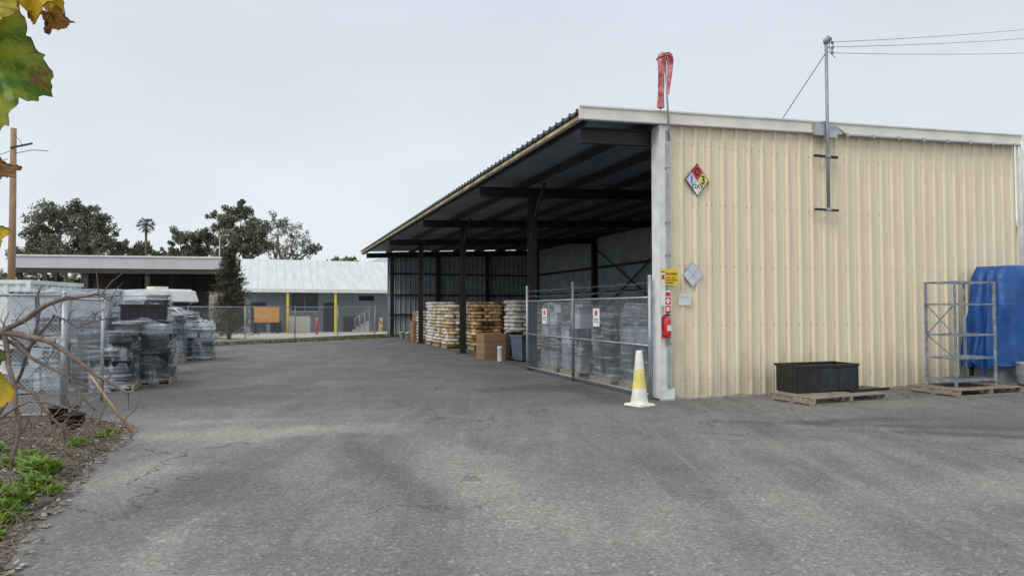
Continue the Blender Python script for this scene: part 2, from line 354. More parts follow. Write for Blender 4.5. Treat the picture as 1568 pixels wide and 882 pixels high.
line=[(-15.5,28.4),(-13.3,30.2),(-10,34.4),(-7.3,38.8),(-6,41)]
for i in range(len(line)-1):
    a,b=Vector((*line[i],0)),Vector((*line[i+1],0)); d=(b-a).normalized(); nrm=Vector((-d.y,d.x,0))
    for _ in range(900):
        p=a.lerp(b,random.random())+nrm*random.uniform(0,1.5); aa=random.uniform(0,6.28); h=random.uniform(.04,.14)
        gs.add([(p.x-.04*math.cos(aa),p.y-.04*math.sin(aa),0),(p.x+.04*math.cos(aa),p.y+.04*math.sin(aa),0),(p.x+.05,p.y+random.uniform(-.05,.05),h)],[(0,1,2)],'grass')
    n0=nrm*1.6
    gs.add([a+Vector((0,0,.02)),b+Vector((0,0,.02)),b+n0+Vector((0,0,.02)),a+n0+Vector((0,0,.02))],[(0,1,2,3)],'soil')
gs.finish('grass_verge')
k=MB()
for i in range(len(line)-1):
    a,b=Vector((*line[i],0)),Vector((*line[i+1],0)); d=(b-a).normalized(); nrm=Vector((-d.y,d.x,0))
    k.prism([a+nrm*1.6,b+nrm*1.6,b+nrm*1.8,a+nrm*1.8]+[x+Vector((0,0,.13)) for x in (a+nrm*1.6,b+nrm*1.6,b+nrm*1.8,a+nrm*1.8)],'concrete')
k.finish('concrete_kerb')
sheet('concrete_pavement',[(-17.5,30),(-15,31.5),(-11.4,35.4),(-8.8,39.8),(-7.4,42),(-4,43),(-4,52),(-22,49),(-22,34)],.012,'concrete')

# ---------------------------------------------------------------- shed
shed=empty('metal_storage_shed',(CX,CY,0),TH)
UR=9.45; V1=30.6; UE=-1.55
zr=lambda u:5.14+.041*u
w=MB(); corr(w,ribs(.02,UR),lambda s,o:(s,-.005-o,.0+.02*mnoise.noise((s*2,0,0))+.03),lambda s,o:(s,-.005-o,zr(s)-.08),'tan'); w.finish('front_wall',shed)
w=MB(); corr(w,ribs(.1,UR),lambda s,o:(s,.02+o*.0,.03),lambda s,o:(s,.02,zr(s)-.08),'inner_wall')
corr(w,ribs(.02,V1),lambda s,o:(UR+.0-o,s,.03),lambda s,o:(UR-o,s,zr(UR)-.03),'inner_wall')
corr(w,ribs(.02,V1),lambda s,o:(UR+.03+o,s,.03),lambda s,o:(UR+.03+o,s,zr(UR)-.03),'tan')
corr(w,ribs(.0,UR),lambda s,o:(s,V1-.05-o,.03),lambda s,o:(s,V1-.05-o,zr(s)-.03),'inner_wall'); w.finish('inner_walls',shed)
r=MB(); pr=ribs(-.08,V1+.1,h=.045,base=.11,top=.05)
corr(r,pr,lambda s,o:(UE-.06,s,zr(UE)+.03+o),lambda s,o:(UR+.12,s,zr(UR)+.03+o),'roof_sheet')
corr(r,pr,lambda s,o:(UE-.06,s,zr(UE)+.038+o),lambda s,o:(UR+.12,s,zr(UR)+.038+o),'roof_top')
n=len(pr); r.add([(UE-.062,s,zr(UE)+.0+o) for s,o in pr]+[(UE-.062,s,zr(UE)+.055+o) for s,o in pr],[(i,i+1,n+i+1,n+i) for i in range(n-1)],'roof_top')
r.finish('roof',shed)
r=MB(); Lr=V1
r.prism([(UE-.04,-.05,zr(UE)-.10),(UE,-.05,zr(UE)-.10),(UE,Lr,zr(UE)-.10),(UE-.04,Lr,zr(UE)-.10),(UE-.04,-.05,zr(UE)-.035),(UE,-.05,zr(UE)-.035),(UE,Lr,zr(UE)-.035),(UE-.04,Lr,zr(UE)-.035)],'eave')
r.prism([(UE-.035,-.05,zr(UE)-.15),(UE,-.05,zr(UE)-.15),(UE,Lr,zr(UE)-.15),(UE-.035,Lr,zr(UE)-.15),(UE-.035,-.05,zr(UE)-.103),(UE,-.05,zr(UE)-.103),(UE,Lr,zr(UE)-.103),(UE-.035,Lr,zr(UE)-.103)],'brown_steel')
r.finish('eave_board',shed)
f=MB()
def slab(v0,v1,u0,u1,a,b,kk):
    f.prism([(u0,v0,zr(u0)+a),(u1,v0,zr(u1)+a),(u1,v1,zr(u1)+a),(u0,v1,zr(u0)+a),(u0,v0,zr(u0)+b),(u1,v0,zr(u1)+b),(u1,v1,zr(u1)+b),(u0,v1,zr(u0)+b)],kk)
slab(-.10,-.052,UE-.08,UR+.18,-.11,.11,'trim'); slab(-.125,-.102,UE-.085,UR+.185,.085,.115,'trim'); slab(-.13,-.045,UE-.07,UR+.17,-.135,-.112,'greyfascia')  # last slab: lower lip in grey, its shading put into the colour
f.finish('fascia',shed)
CV=[.25,6.5,13.6,21.1,29.2]
st=MB()
def ibeam(p,q,w,h,kk):
    p=Vector(p);q=Vector(q)
    st.beam(p,q,.014,h,kk); o=Vector((0,0,h/2)); st.beam(p+o,q+o,w,.02,kk); st.beam(p-o,q-o,w,.02,kk)
for i,v in enumerate(CV):
    ibeam((UE+.1,v,zr(UE)-.32),(UR-.05,v,zr(UR)-.32),.14,.26,'black_steel')
for u in [-1.45,-.1,1.3,2.7,4.1,5.5,6.9,8.3,9.25]:
    st.beam((u,.05,zr(u)-.09),(u,V1-.1,zr(u)-.09),.06,.17,'black_steel')
for i,v in enumerate(CV[1:]):
    st.box(-.03,.17,v-.10,v-.085,0,zr(0)-.47,'black_steel'); st.box(-.03,.17,v+.085,v+.1,0,zr(0)-.47,'black_steel'); st.box(.062,.078,v-.085,v+.085,0,zr(0)-.47,'brown_steel')
    st.box(-.12,.26,v-.16,v+.16,0,.02,'brown_steel')
    st.beam((.07,v-.9,zr(0)-.2),(.07,v-.1,zr(0)-1.1),.06,.06,'black_steel')
for v in CV: 
    st.box(UR-.32,UR-.06,v-.09,v+.09,0,zr(UR)-.46,'black_steel')
for z in (1.3,2.5,3.8):
    st.beam((UR-.1,.1,z),(UR-.1,V1-.1,z),.08,.12,'black_steel'); st.beam((0.1,V1-.16,z),(UR,V1-.16,z),.08,.10,'black_steel')
for u in (3.1,6.3): st.box(u-.1,u+.1,V1-.36,V1-.2,0,zr(u)-.4,'black_steel')
st.beam((UR-.15,13.7,1.2),(UR-.15,21,4.8),.04,.06,'black_steel'); st.beam((UR-.15,21,1.2),(UR-.15,13.7,4.8),.04,.06,'black_steel')
for i in range(4):
    a,b=CV[i],CV[i+1]
    st.tube([(1,a,zr(1)-.2),(8,b,zr(8)-.2)],.012,'black_steel',4); st.tube([(8,a,zr(8)-.2),(1,b,zr(1)-.2)],.012,'black_steel',4)
st.finish('steel_frame',shed)
fl=MB(); fl.box(0,UR,0.05,V1-.1,-.02,.006,'floor'); fl.finish('floor_slab',shed)
c=MB()
c.box(-.0,.17,-.075,-.05,.22,zr(0)-.14,'white'); c.box(-.025,-.003,-.075,.20,.03,zr(0)-.14,'white'); c.box(.173,.19,-.09,-.05,.25,zr(0)-.14,'trim')
c.box(-.03,.24,-.11,-.05,.03,.218,'white'); c.box(-.035,.245,-.115,-.045,.0,.03,'concrete')
c.box(.1,.15,-.125,-.078,.22,4.9,'galv')
for z in (1.0,2.6,3.2,4.2): c.box(.08,.17,-.13,-.076,z,z+.03,'grey_pipe')
c.finish('corner_trim',shed)
sc=MB()
u=.02+.305/2
while u<UR:
    for z in (.35,1.35,2.45,3.6,4.7):
        sc.box(u-.062,u-.05,-.014,-.004,z-.007,z+.007,'oldwood'); sc.box(u+.05,u+.062,-.014,-.004,z-.007,z+.007,'oldwood')
    u+=.305
sc.finish('wall_screws',shed)
ft=MB(); ft.box(0,UR,-.03,.04,-.02,.028,'concrete'); ft.finish('footing',shed)
d=MB()
d.tube([(UR+.08,-.12,zr(UR)-.05),(UR+.08,-.14,zr(UR)-.3),(UR+.05,-.1,zr(UR)-.55),(UR+.05,-.1,.1)],.05,'white',8)
d.box(UR-.02,UR+.04,-.07,-.05,.03,zr(UR)-.14,'trim')
d.box(UR+.07,UR+.25,-.18,.1,zr(UR)-.05,zr(UR)+.09,'trim')
pts=[(4.1,-.15,zr(4.1)-.02)]
for q in range(8): pts.append((4.3+q*.7,-.16,zr(4.3+q*.7)-.16+.0))
d.tube(pts,.02,'grey_pipe',6)
for q in range(8): d.box(4.28+q*.7,4.33+q*.7,-.185,-.13,zr(4.3+q*.7)-.19,zr(4.3+q*.7)-.12,'galv')
d.finish('downspout_and_conduit',shed)

mt=empty('electrical_service_mast',B(3.76,-.2),TH)
q=MB(); q.tube([(0,0,3.62),(0,0,6.95)],.032,'grey_pipe',10)
q.box(-.29,.29,.02,.07,4.665,4.71,'black_steel'); q.box(-.29,.29,.02,.07,3.60,3.64,'black_steel')
q.box(-.045,.045,-.045,.02,4.66,4.72,'galv'); q.box(-.045,.045,-.045,.02,3.6,3.65,'galv')
q.box(-.29,-.04,.03,.095,5.10,5.34,'galv'); q.box(.04,.29,.03,.095,5.08,5.32,'galv'); q.box(-.04,.04,.03,.095,5.0,5.4,'grey_pipe')
q.tube([(0,0,6.95),(0,0,7.02),(.03,-.01,7.06),(.1,-.02,7.04)],[.05,.06,.06,.04],'grey_pipe',8)
for i,z in enumerate((6.98,6.88,6.78)):
    q.tube([(0,0,z),(.12,-.03,z)],.009,'grey_pipe',5); q.lathe((.13,-.03,z-.03),[(.0,0),(.03,.005),(.02,.02),(.032,.035),(.02,.05),(0,.06)],'greypl',8)
q.tube([(.1,-.02,7.02),(.18,-.02,6.9),(.1,-.02,6.75),(.2,-.03,6.68)],.008,'black',4); q.tube([(.08,-.02,7.02),(.02,-.05,6.85),(.12,-.02,6.8)],.008,'black',4)
q.finish('mast_pipe',mt)
q=MB(); q.tube([(-.02,0,6.75),(-.55,1.0,5.25)],.008,'black',4); q.finish('guy_wire',mt)
wr=MB(); a=Vector(B(3.9,-.2,6.95))
for i,(dz,ez) in enumerate(((0.05,16.4),(-.05,15.9),(-.17,14.9))):
    e=Vector((35,30.0+i*.5,ez)); s0=a+Vector((0,0,dz)); pts=[]
    for t in range(17):
        f_=t/16; p=s0.lerp(e,f_); p.z-=1.3*4*f_*(1-f_)*.35; pts.append(p)
    wr.tube(pts,.007,'galv',4)
wr.finish('power_lines')
up=MB(); up.tube([(35,30.5,0),(35,30.5,17)],[.2,.13],'polewood',10); up.box(33.9,36.1,30.4,30.6,16.0,16.15,'polewood'); up.finish('utility_pole')
ws=empty('windsock',B(.05,-.16),TH)
q=MB(); q.tube([(.08,0,4.7),(.0,0,6.3)],.018,'galv',8)
q.tube([(-.12+.12*math.cos(t)+.08,.12*math.sin(t),6.2+.02*math.cos(t)) for t in np.linspace(0,6.28,17)],.008,'black_steel',5); q.tube([(0,0,6.3),(.1,0,6.32),(.12,0,6.2)],.01,'black_steel',5); q.finish('pole_and_hoop',ws)
q=MB()
def cloth(path,ra,rb,seed):
    n=18;vs=[]
    for i,(x,y,z) in enumerate(path):
        for j in range(n):
            t=2*math.pi*j/n; w_=1+.35*math.sin(3*t+i*.5+seed)*.7+.2*mnoise.noise((x*9+j,z*7,seed))
            vs.append((x+ra[i]*math.cos(t)*w_,y+rb[i]*math.sin(t)*w_,z+.01*math.sin(5*t)))
    m=len(path); q.add(vs,[(i*n+j,i*n+(j+1)%n,(i+1)*n+(j+1)%n,(i+1)*n+j) for i in range(m-1) for j in range(n)],'sock',True)
P1=[(-.0,0,6.24),(-.05,0,6.27),(-.07,0,6.2),(-.08,0,6.1),(-.09,0,5.9),(-.09,0,5.7),(-.095,0,5.5),(-.10,0,5.28)]
cloth(P1,[.02,.07,.075,.07,.06,.055,.05,.065],[.02,.07,.07,.06,.05,.05,.05,.05],1)
P2=[(.02,-.02,6.28),(.07,-.02,6.26),(.10,-.02,6.15),(.10,-.02,6.0),(.08,-.02,5.8),(.05,-.02,5.55)]
cloth(P2,[.03,.06,.055,.045,.035,.02],[.03,.05,.05,.04,.03,.02],4)
q.finish('fabric_tube',ws)

def diamond(b,y,hw,hh,quads,cz=0):
    c=[(0,y,cz-hh),(hw,y,cz),(0,y,cz+hh),(-hw,y,cz)]
    b.add([(x*1.06,y+.004,cz+(z-cz)*1.06) for x,_,z in c]+[(x*1.06,y+.012,cz+(z-cz)*1.06) for x,_,z in c],[(0,1,2,3),(4,7,6,5),(0,4,5,1),(1,5,6,2),(2,6,7,3),(3,7,4,0)],quads[4])
    for i,(dx,dz) in enumerate([(0,hh/2),(-hw/2,0),(hw/2,0),(0,-hh/2)]):
        s_=.48; b.add([(dx,y,cz+dz-hh*s_),(dx+hw*s_,y,cz+dz),(dx,y,cz+dz+hh*s_),(dx-hw*s_,y,cz+dz)],[(0,1,2,3)],quads[i])
ns=empty('hazard_diamond_sign',B(.79,-.062,4.04),TH)
b=MB(); diamond(b,0,.245,.295,['red','palegrey','coneY','white','black']); b.finish('panel',ns)
text('digit_0','0',.22,(0,-.003,.148),'black',ns); text('digit_1','1',.22,(-.122,-.003,0),'blue',ns); text('digit_3','3',.22,(.122,-.003,0),'black',ns); text('oxy','OXY',.115,(0,-.003,-.125),'black',ns)
ds=empty('blank_diamond_placard',B(.68,-.062,2.28),TH)
b=MB(); diamond(b,0,.215,.225,['palegrey']*4+['galv']); b.finish('panel',ds); text('mark','1',.09,(0,-.003,-.03),'greypl',ds)
b=MB(); b.box(-.13,.13,0,.008,-.1,.1,'white'); b.box(-.11,.11,-.003,0,.03,.08,'palegrey'); [b.box(-.1,.1,-.003,0,-.07+i*.03,-.06+i*.03,'palegrey') for i in range(3)]; b.finish('notice_sign',None,B(.5,-.062,1.82),TH)
ys=empty('yellow_warning_sign',B(.12,-.14,2.22),TH)
b=MB(); b.box(-.19,.19,0,.006,-.14,.14,'yellow'); b.box(-.17,-.1,-.003,0,-.02,.1,'black'); b.box(-.155,-.115,-.005,-.003,.0,.08,'yellow'); b.box(-.17,.17,-.003,0,-.06,-.045,'black'); b.finish('panel',ys)
text('lettering','CAUTION',.055,(.04,-.004,.06),'black',ys); text('lettering_2','FIRST AID',.045,(.03,-.004,-.01),'red',ys); text('lettering_3','EYEWASH',.04,(0,-.004,-.1),'black',ys)
b=MB(); b.box(-.09,.0,0,.006,-.30,.3,'white'); b.box(-.075,-.015,-.003,0,.18,.26,'red'); b.finish('white_notice_strip',None,B(.03,-.15,2.0),TH)
b=MB(); b.box(-.07,.07,0,.006,-.24,.18,'white'); b.box(-.055,.055,-.003,0,.08,.15,'red'); b.box(-.055,.055,-.003,0,-.07,.06,'red'); b.box(-.02,.02,-.005,-.003,-.05,.04,'white'); b.box(-.045,.045,-.0055,-.005,-.015,.015,'white'); b.box(-.055,.055,-.003,0,-.22,-.09,'red'); b.box(-.03,.03,-.005,-.003,-.19,-.12,'white'); b.finish('fire_point_sign',None,B(.085,-.145,1.80),TH)
fe=empty('fire_extinguisher',B(.03,-.2,1.16),TH)
b=MB(); b.lathe((0,0,0),[(0,0),(.065,.005),(.072,.03),(.072,.27),(.06,.31),(.025,.335),(.02,.36)],'red',16); b.tube([(0,0,.36),(0,0,.4)],.018,'black',8)
b.beam((-.02,0,.4),(.08,0,.43),.02,.012,'black'); b.beam((-.02,0,.38),(.08,0,.375),.02,.012,'black'); b.tube([(.01,0,.37),(-.06,0,.38),(-.095,0,.3),(-.09,-.01,.12)],.01,'black',6); b.box(-.04,.04,-.076,-.065,.1,.2,'white'); b.finish('bottle',fe)
b=MB(); b.box(-.06,.06,.06,.08,-.02,.36,'red'); b.box(-.08,.08,-.02,.06,-.03,-.01,'red'); b.finish('bracket',fe)

b=MB()
b.prism([(-.19,-.19,.0),(.19,-.19,.0),(.19,.19,.0),(-.19,.19,.0),(-.175,-.175,.035),(.175,-.175,.035),(.175,.175,.035),(-.175,.175,.035)],'coneW')
b.lathe((0,0,0),[(.165,.035),(.15,.06),(.14,.12)],'coneW',24); b.lathe((0,0,0),[(.138,.12),(.115,.30)],'coneW',24); b.lathe((0,0,0),[(.117,.30),(.085,.62)],'coneY',24); b.lathe((0,0,0),[(.087,.61),(.064,.86)],'coneW',24)
b.lathe((0,0,0),[(.062,.85),(.056,.90),(.05,.93),(.03,.935),(.0,.935)],'coneW',24)
b.finish('traffic_cone',None,(2.19,11.62,0),TH+.3)

# ---------------------------------------------------------------- chain link fences
def chain(name,pts,h,sp=.075,r=.0022,posts=None,pr=.03,rails=True,barb=False,ph=None):
    root=empty(name,(0,0,0)); b=MB()
    for i in range(len(pts)-1):
        a=Vector((*pts[i],0)); c=Vector((*pts[i+1],0)); L=(c-a).length; d=(c-a)/L; z0=.06
        H=h-z0; k0=-H
        while k0<L:
            for sg in (0,1):
                t0=max(0,-k0); t1=min(H,L-k0)
                if t1>t0:
                    if sg==0: p=(k0+t0,t0); q_=(k0+t1,t1)
                    else: p=(k0+t0,H-t0); q_=(k0+t1,H-t1)
                    b.tube([a+d*p[0]+Vector((0,0,z0+p[1])),a+d*q_[0]+Vector((0,0,z0+q_[1]))],r,'galv',3,False)
            k0+=sp
    b.finish('mesh',root); b=MB()
    for i in range(len(pts)-1):
        a=Vector((*pts[i],0)); c=Vector((*pts[i+1],0)); L=(c-a).length; n=posts[i] if posts else max(1,round(L/3))
        for j in range(n+1):
            p=a.lerp(c,j/n); b.tube([p,p+Vector((0,0,(ph or h)+.03))],pr,'galv',8)
            b.lathe((p.x,p.y,(ph or h)+.03),[(pr*1.2,0),(pr,.03),(0,.045)],'galv',8)
        if rails:
            for z in (h,): b.tube([a+Vector((0,0,z)),c+Vector((0,0,z))],pr*.55,'galv',6)
            b.tube([a+Vector((0,0,.1)),c+Vector((0,0,.1))],pr*.5,'galv',6)
        if barb:
            for z in (.12,.26): 
                pp=[a.lerp(c,t/12)+Vector((0,0,h+z+.02*math.sin(t*2))) for t in range(13)]; b.tube(pp,.0025,'galv',4)
                for t in range(0,40): 
                    p=a.lerp(c,t/40)+Vector((0,0,h+z)); b.tube([p+Vector((0,-.01,-.018)),p+Vector((0,.01,.018))],.002,'galv',3)
    b.finish('posts_and_rails',root)
    return root
g0,g1,g2=B(-.14,.1),B(-.14,3.42),B(-.14,6.35)
gf=chain('chain_link_gate',[g0[:2],g1[:2],g2[:2]],1.86,.07,.0015,[1,1],.035,True,True,2.2)
b=MB()
for (p,q_) in ((g0,g1),(g1,g2)):
    p=Vector(p);q_=Vector(q_); b.tube([p+Vector((0,0,.98)),q_+Vector((0,0,.98))],.02,'galv',6)
b.finish('mid_rail',gf)
for nm,v in (('gate_notice_sign',2.15),('gate_notice_sign',5.0)):
    b=MB(); b.box(-.006,0,-.15,.15,-.19,.19,'white'); b.box(-.009,-.006,-.05,.05,.04,.14,'red'); b.box(-.009,-.006,-.10,.10,-.05,-.03,'black'); b.box(-.009,-.006,-.10,.10,-.1,-.085,'black')
    b.finish(nm,None,B(-.19,v,1.47),TH)
chain('chain_link_fence',[(-19.5,29.5),(-15.2,31.6),(-11.6,36.0),(-8.4,41.3)],1.75,.14,.003,[2,2,2],.03)
chain('perimeter_fence',[(-6.62,9.95),(-9.9,9.4)],1.85,.065,.0016,[1],.035)
chain('perimeter_fence',[(-6.66,10.05),(-7.35,12.1)],1.80,.065,.0016,[1],.03)
b=MB(); pts=[]
for i in range(700):
    t=i/700*2*math.pi*17; f_=i/700; pts.append((-6.9-2.9*f_+.02*math.sin(t*3),9.75-.45*f_+.26*math.cos(t),1.62+.26*math.sin(t)+.06*math.sin(t*.37)))
b.tube(pts,.004,'galv',4); b.finish('razor_wire_coil')

# ---------------------------------------------------------------- pallets & goods
def pallet(b,w,d,k='wood',n=7):
    for i in range(n):
        y=-d/2+(i+.5)*d/n; b.box(-w/2+random.uniform(-.02,.01),w/2+random.uniform(-.01,.02),y-d/n*.36,y+d/n*.36,.115,.135,k)
    for x in (-w/2+.025,0,w/2-.025): b.box(x-.02,x+.02,-d/2,d/2,.022,.113,k)
    for y in (-d/2+.05,0,d/2-.05): b.box(-w/2,w/2,y-.045,y+.045,.002,.02,k)
def wrapped(name,loc,w,d,h,rz=0,kinds=('blackpl','darkgrey'),lay=.16,tilt=.03,lump=.12):
    root=empty(name,(loc[0],loc[1],0),rz+random.uniform(-.06,.06)); b=MB(); pallet(b,w+.06,d+.06); b.finish('pallet',root)
    b=MB(); z=.14
    while z<h-.03:
        hh=min(lay*random.uniform(.6,1.5),h-z); ox,oy=random.uniform(-tilt,tilt),random.uniform(-tilt,tilt); nx=random.choice((2,3)); k0=random.choice(kinds)
        for i in range(nx):
            for j in range(2):
                k=random.choice(kinds) if random.random()<.45 else k0
                if z+hh>h-.05 and random.random()<.35: continue
                x0=-w/2+i*w/nx+ox; y0=-d/2+j*d/2+oy; g_=.012+random.uniform(0,.015); e_=random.uniform(.02,.06)
                b.prism([(x0+g_*2,y0+g_*2,z),(x0+w/nx-g_*2,y0+g_*2,z),(x0+w/nx-g_*2,y0+d/2-g_*2,z),(x0+g_*2,y0+d/2-g_*2,z),(x0+g_,y0+g_,z+hh-e_),(x0+w/nx-g_,y0+g_,z+hh-e_),(x0+w/nx-g_,y0+d/2-g_,z+hh-e_),(x0+g_,y0+d/2-g_,z+hh-e_)],k)
                b.box(x0+.002,x0+w/nx-.002,y0+.002,y0+d/2-.002,z+hh-e_+.001,z+hh-e_+.018,k)
        z+=hh
    b.finish('stacked_trays',root)
    b=MB(); seed=random.uniform(0,50); NZ=20; NP=44; vs=[]
    for i in range(NZ+1):
        q_=i/NZ
        for j in range(NP):
            t=2*math.pi*(j+.5)/NP; cx_,sy_=math.cos(t),math.sin(t); m_=(abs(cx_)**9+abs(sy_)**9)**(1/9)
            x=cx_/m_; y=sy_/m_
            r_=.05*mnoise.noise((x*2.5+seed,y*2.5,q_*4))+.02*math.sin(q_*38+t*3+seed)*mnoise.noise((t,q_*2,seed))
            z=.06+(h-.03)*q_+q_*lump*mnoise.noise((x*1.5+seed,y*1.5,3)); rr=1-.06*max(0,q_-.93)/.07
            vs.append((x*(w/2+.025+r_)*rr,y*(d/2+.025+r_)*rr,z))
    fs=[(i*NP+j,i*NP+(j+1)%NP,(i+1)*NP+(j+1)%NP,(i+1)*NP+j) for i in range(NZ) for j in range(NP)]
    top=len(vs); vs.append((0,0,h+.03)); fs+=[(NZ*NP+j,NZ*NP+(j+1)%NP,top) for j in range(NP)]
    b.add(vs,fs,'film',True)
    for _ in range(5):
        x=random.uniform(-w/2,w/2); b.add([(x,-d/2-.06,random.uniform(.1,h)),(x+.05,-d/2-.08,random.uniform(.1,h*.6)),(x+random.uniform(.1,.3),-d/2-.1,.02),(x+.02,-d/2-.05,.03)],[(0,1,2,3)],'film')
    b.finish('film_wrap',root)
    return root
NW='shrink_wrapped_pallet'
wrapped(NW,(-9.25,13.3),.85,1.0,1.98,TH,('palepl','greypl','darkgrey'),.3)
wrapped(NW,(-8.3,13.75),1.15,1.0,1.16,TH,('blackpl','darkgrey','blackpl'),.14,.06)
wrapped(NW,(-8.15,14.95),1.15,1.0,1.38,TH,('blackpl','darkgrey'),.16,.05)
wrapped(NW,(-9.4,14.9),1.1,1.0,1.98,TH,('darkgrey','greypl','palepl'),.32)
wrapped(NW,(-9.15,16.9),1.0,1.0,2.02,TH,('greypl','palepl','blackpl'),.10,.02)
wrapped(NW,(-11.6,18.8),1.3,1.0,2.15,TH,('palepl','greypl'),.4)
wrapped(NW,(-10.6,20.7),1.0,1.0,1.45,TH,('blackpl','darkgrey','greypl'),.12)
wrapped(NW,(-10.35,21.95),1.2,1.0,1.12,TH,('darkgrey','greypl','blackpl','palepl'),.14,.05)
wrapped(NW,(-11.95,24.3),1.15,1.0,1.5,TH,('greypl','darkgrey','palepl'),.2)
b=MB()
for (x0,x1,y0,y1,z0,z1) in ((-.44,.44,-.42,-.40,1.44,1.74),(-.44,.44,.40,.42,1.44,1.74),(-.44,-.42,-.4,.4,1.44,1.74),(.42,.44,-.4,.4,1.44,1.74),(-.44,.44,-.42,.42,1.41,1.44),(-.47,.47,-.45,-.42,1.71,1.75),(-.47,.47,.42,.45,1.71,1.75)): b.box(x0,x1,y0,y1,z0,z1,'blackpl')
for i in range(7): b.box(-.40+i*.13,-.385+i*.13,-.435,-.42,1.44,1.71,'blackpl')
b.finish('black_tote',None,(-8.15,14.95,0),TH+.1)
for (u,v,h,kk) in [(.85,1.5,1.72,('palepl','greypl','blackpl','darkgrey')),(.85,2.9,1.5,('blackpl','darkgrey')),(.85,4.6,1.72,('palepl','greypl','darkgrey')),(.85,6.0,1.78,('palepl','greypl','darkgrey')),(2.4,2.2,1.8,('darkgrey',)),(2.4,4.4,1.7,('blackpl','greypl'))]:
    wrapped(NW,B(u,v),1.1,1.0,h,TH,kk,.3)

def bagstack(name,loc,h,kinds,rz=TH):
    root=empty(name,(loc[0],loc[1],0),rz+random.uniform(-.05,.05)); b=MB(); pallet(b,1.2,1.05); b.finish('pallet',root); b=MB()
    z=.14; li=0
    while z<h:
        hh=.15
        lay=[(x,y,.60,.36,0) for x in (-.3,.3) for y in (-.36,0,.36)] if li%2 else [(x,y,.39,.54,1) for x in (-.4,0,.4) for y in (-.27,.27)]
        for (x,y,lx,ly,o_) in lay:
            x+=random.uniform(-.045,.045); y+=random.uniform(-.045,.045); rr=random.uniform(-.09,.09); nx,ny=8,6; vs=[]; k_=random.choice(kinds)
            for sg in (1,-1):
                for i in range(nx):
                    for j in range(ny):
                        a=-1+2*i/(nx-1); c=-1+2*j/(ny-1); a_=math.copysign(abs(a)**.7,a); c_=math.copysign(abs(c)**.7,c)
                        t=max(0,(1-abs(a_)**4))**.5*max(0,(1-abs(c_)**4))**.5
                        X=a_*lx/2*(1.03-.06*c_*c_); Y=c_*ly/2*(1.03-.06*a_*a_)
                        Z=z+hh/2+sg*t*(hh*.54)+.02*mnoise.noise((X*6+x*9,Y*6+y*9,z*5))
                        vs.append((x+X*math.cos(rr)-Y*math.sin(rr),y+X*math.sin(rr)+Y*math.cos(rr),Z))
            fs=[]
            for q_ in (0,1):
                o=q_*nx*ny
                for i in range(nx-1):
                    for j in range(ny-1):
                        f_=(o+i*ny+j,o+(i+1)*ny+j,o+(i+1)*ny+j+1,o+i*ny+j+1); fs.append(f_ if q_==0 else f_[::-1])
            b.add(vs,fs,k_,True)
        z+=hh*.93; li+=1
    b.finish('bags',root); return root
BN='bagged_goods_pallet'
for (u,v,h,kk) in [(.75,16.9,1.8,('bagW','bagO','bagT')),(.75,18.4,1.75,('bagO','bagW','bagT')),(.75,19.9,1.9,('bagW',)),(.8,22.4,1.5,('bagT','bagW')),(1.5,15.4,1.75,('bagO','bagO','bagB')),(2.2,18.2,1.85,('bagO','bagT')),(2.75,14.9,1.85,('bagB','bagB','bagO')),(2.9,16.9,1.85,('bagB','bagB','bagO')),(4.3,16.3,1.85,('bagB',)),(4.1,14.6,1.85,('bagB','bagO')),(2.1,12.6,1.85,('bagW',)),(3.6,12.6,1.7,('bagW','bagB'))]:
    bagstack(BN,B(u,v),h,kk)
def carton(name,loc,w,d,h,rz,k='card'):
    b=MB(); b.box(-w/2,w/2,-d/2,d/2,.0,h,k); b.box(-.03,.03,-d/2-.002,d/2+.002,h,h+.003,'oldwood')
    for q_ in range(1,7): b.box(-w/2-.004,w/2+.004,-d/2-.004,d/2+.004,h*q_*.14,h*q_*.14+.010,'brown_steel' if q_%2 else 'oldwood')
    b.prism([(-w/2,-d/2,h-.01),(0,-d/2,h),(0,d/2,h),(-w/2,d/2,h-.01),(-w/2,-d/2,h),(0,-d/2,h+.02),(0,d/2,h+.02),(-w/2,d/2,h)],k); return b.finish(name,None,loc,rz)
carton('cardboard_box',B(.35,10.9),.85,.9,.82,TH); carton('cardboard_box',B(.7,24.2),.9,.9,1.0,TH); o=carton('cardboard_box',B(.75,24.2,1.03),.7,.7,.5,TH+.2)
b=MB(); b.lathe((0,0,0),[(0,.0),(.085,.005),(.09,.02),(.09,.44),(.095,.445),(.095,.47),(.03,.475),(0,.475)],'white',16); b.finish('white_jug',None,(-.37,21.2,0))
for u,v in ((.3,25.6),(.5,26.2),(.2,26.7)):
    b=MB(); b.lathe((0,0,0),[(0,0),(.13,.005),(.15,.35),(.16,.35),(.16,.38),(0,.385)],'white',16); b.tube([(.16*math.cos(t),-.02,.33+.1*math.sin(t)*-1) for t in np.linspace(0,3.14,9)],.004,'galv',4); b.finish('plastic_pail',None,B(u,v))
b=MB(); b.prism([(-.22,-.25,.05),(.22,-.25,.05),(.22,.25,.05),(-.22,.25,.05),(-.28,-.3,.78),(.28,-.3,.78),(.28,.3,.78),(-.28,.3,.78)],'binblue'); b.box(-.30,.30,-.32,.32,.781,.83,'binblue')
b.tube([(-.24,.27,.08),(-.18,.27,.08)],.08,'rubber',12); b.tube([(.18,.27,.08),(.24,.27,.08)],.08,'rubber',12); b.box(-.2,.2,.3,.36,.74,.775,'binblue'); b.finish('wheeled_bin',None,(.35,21.3,0),TH+.3)
b=MB()
for i in range(9): b.box(-.25+.01*(i%3),.25-.01*i,-.2,.2,.02+i*.1,.11+i*.1,'blackpl')
b.finish('stacked_black_crates',None,B(.75,9.8),TH)

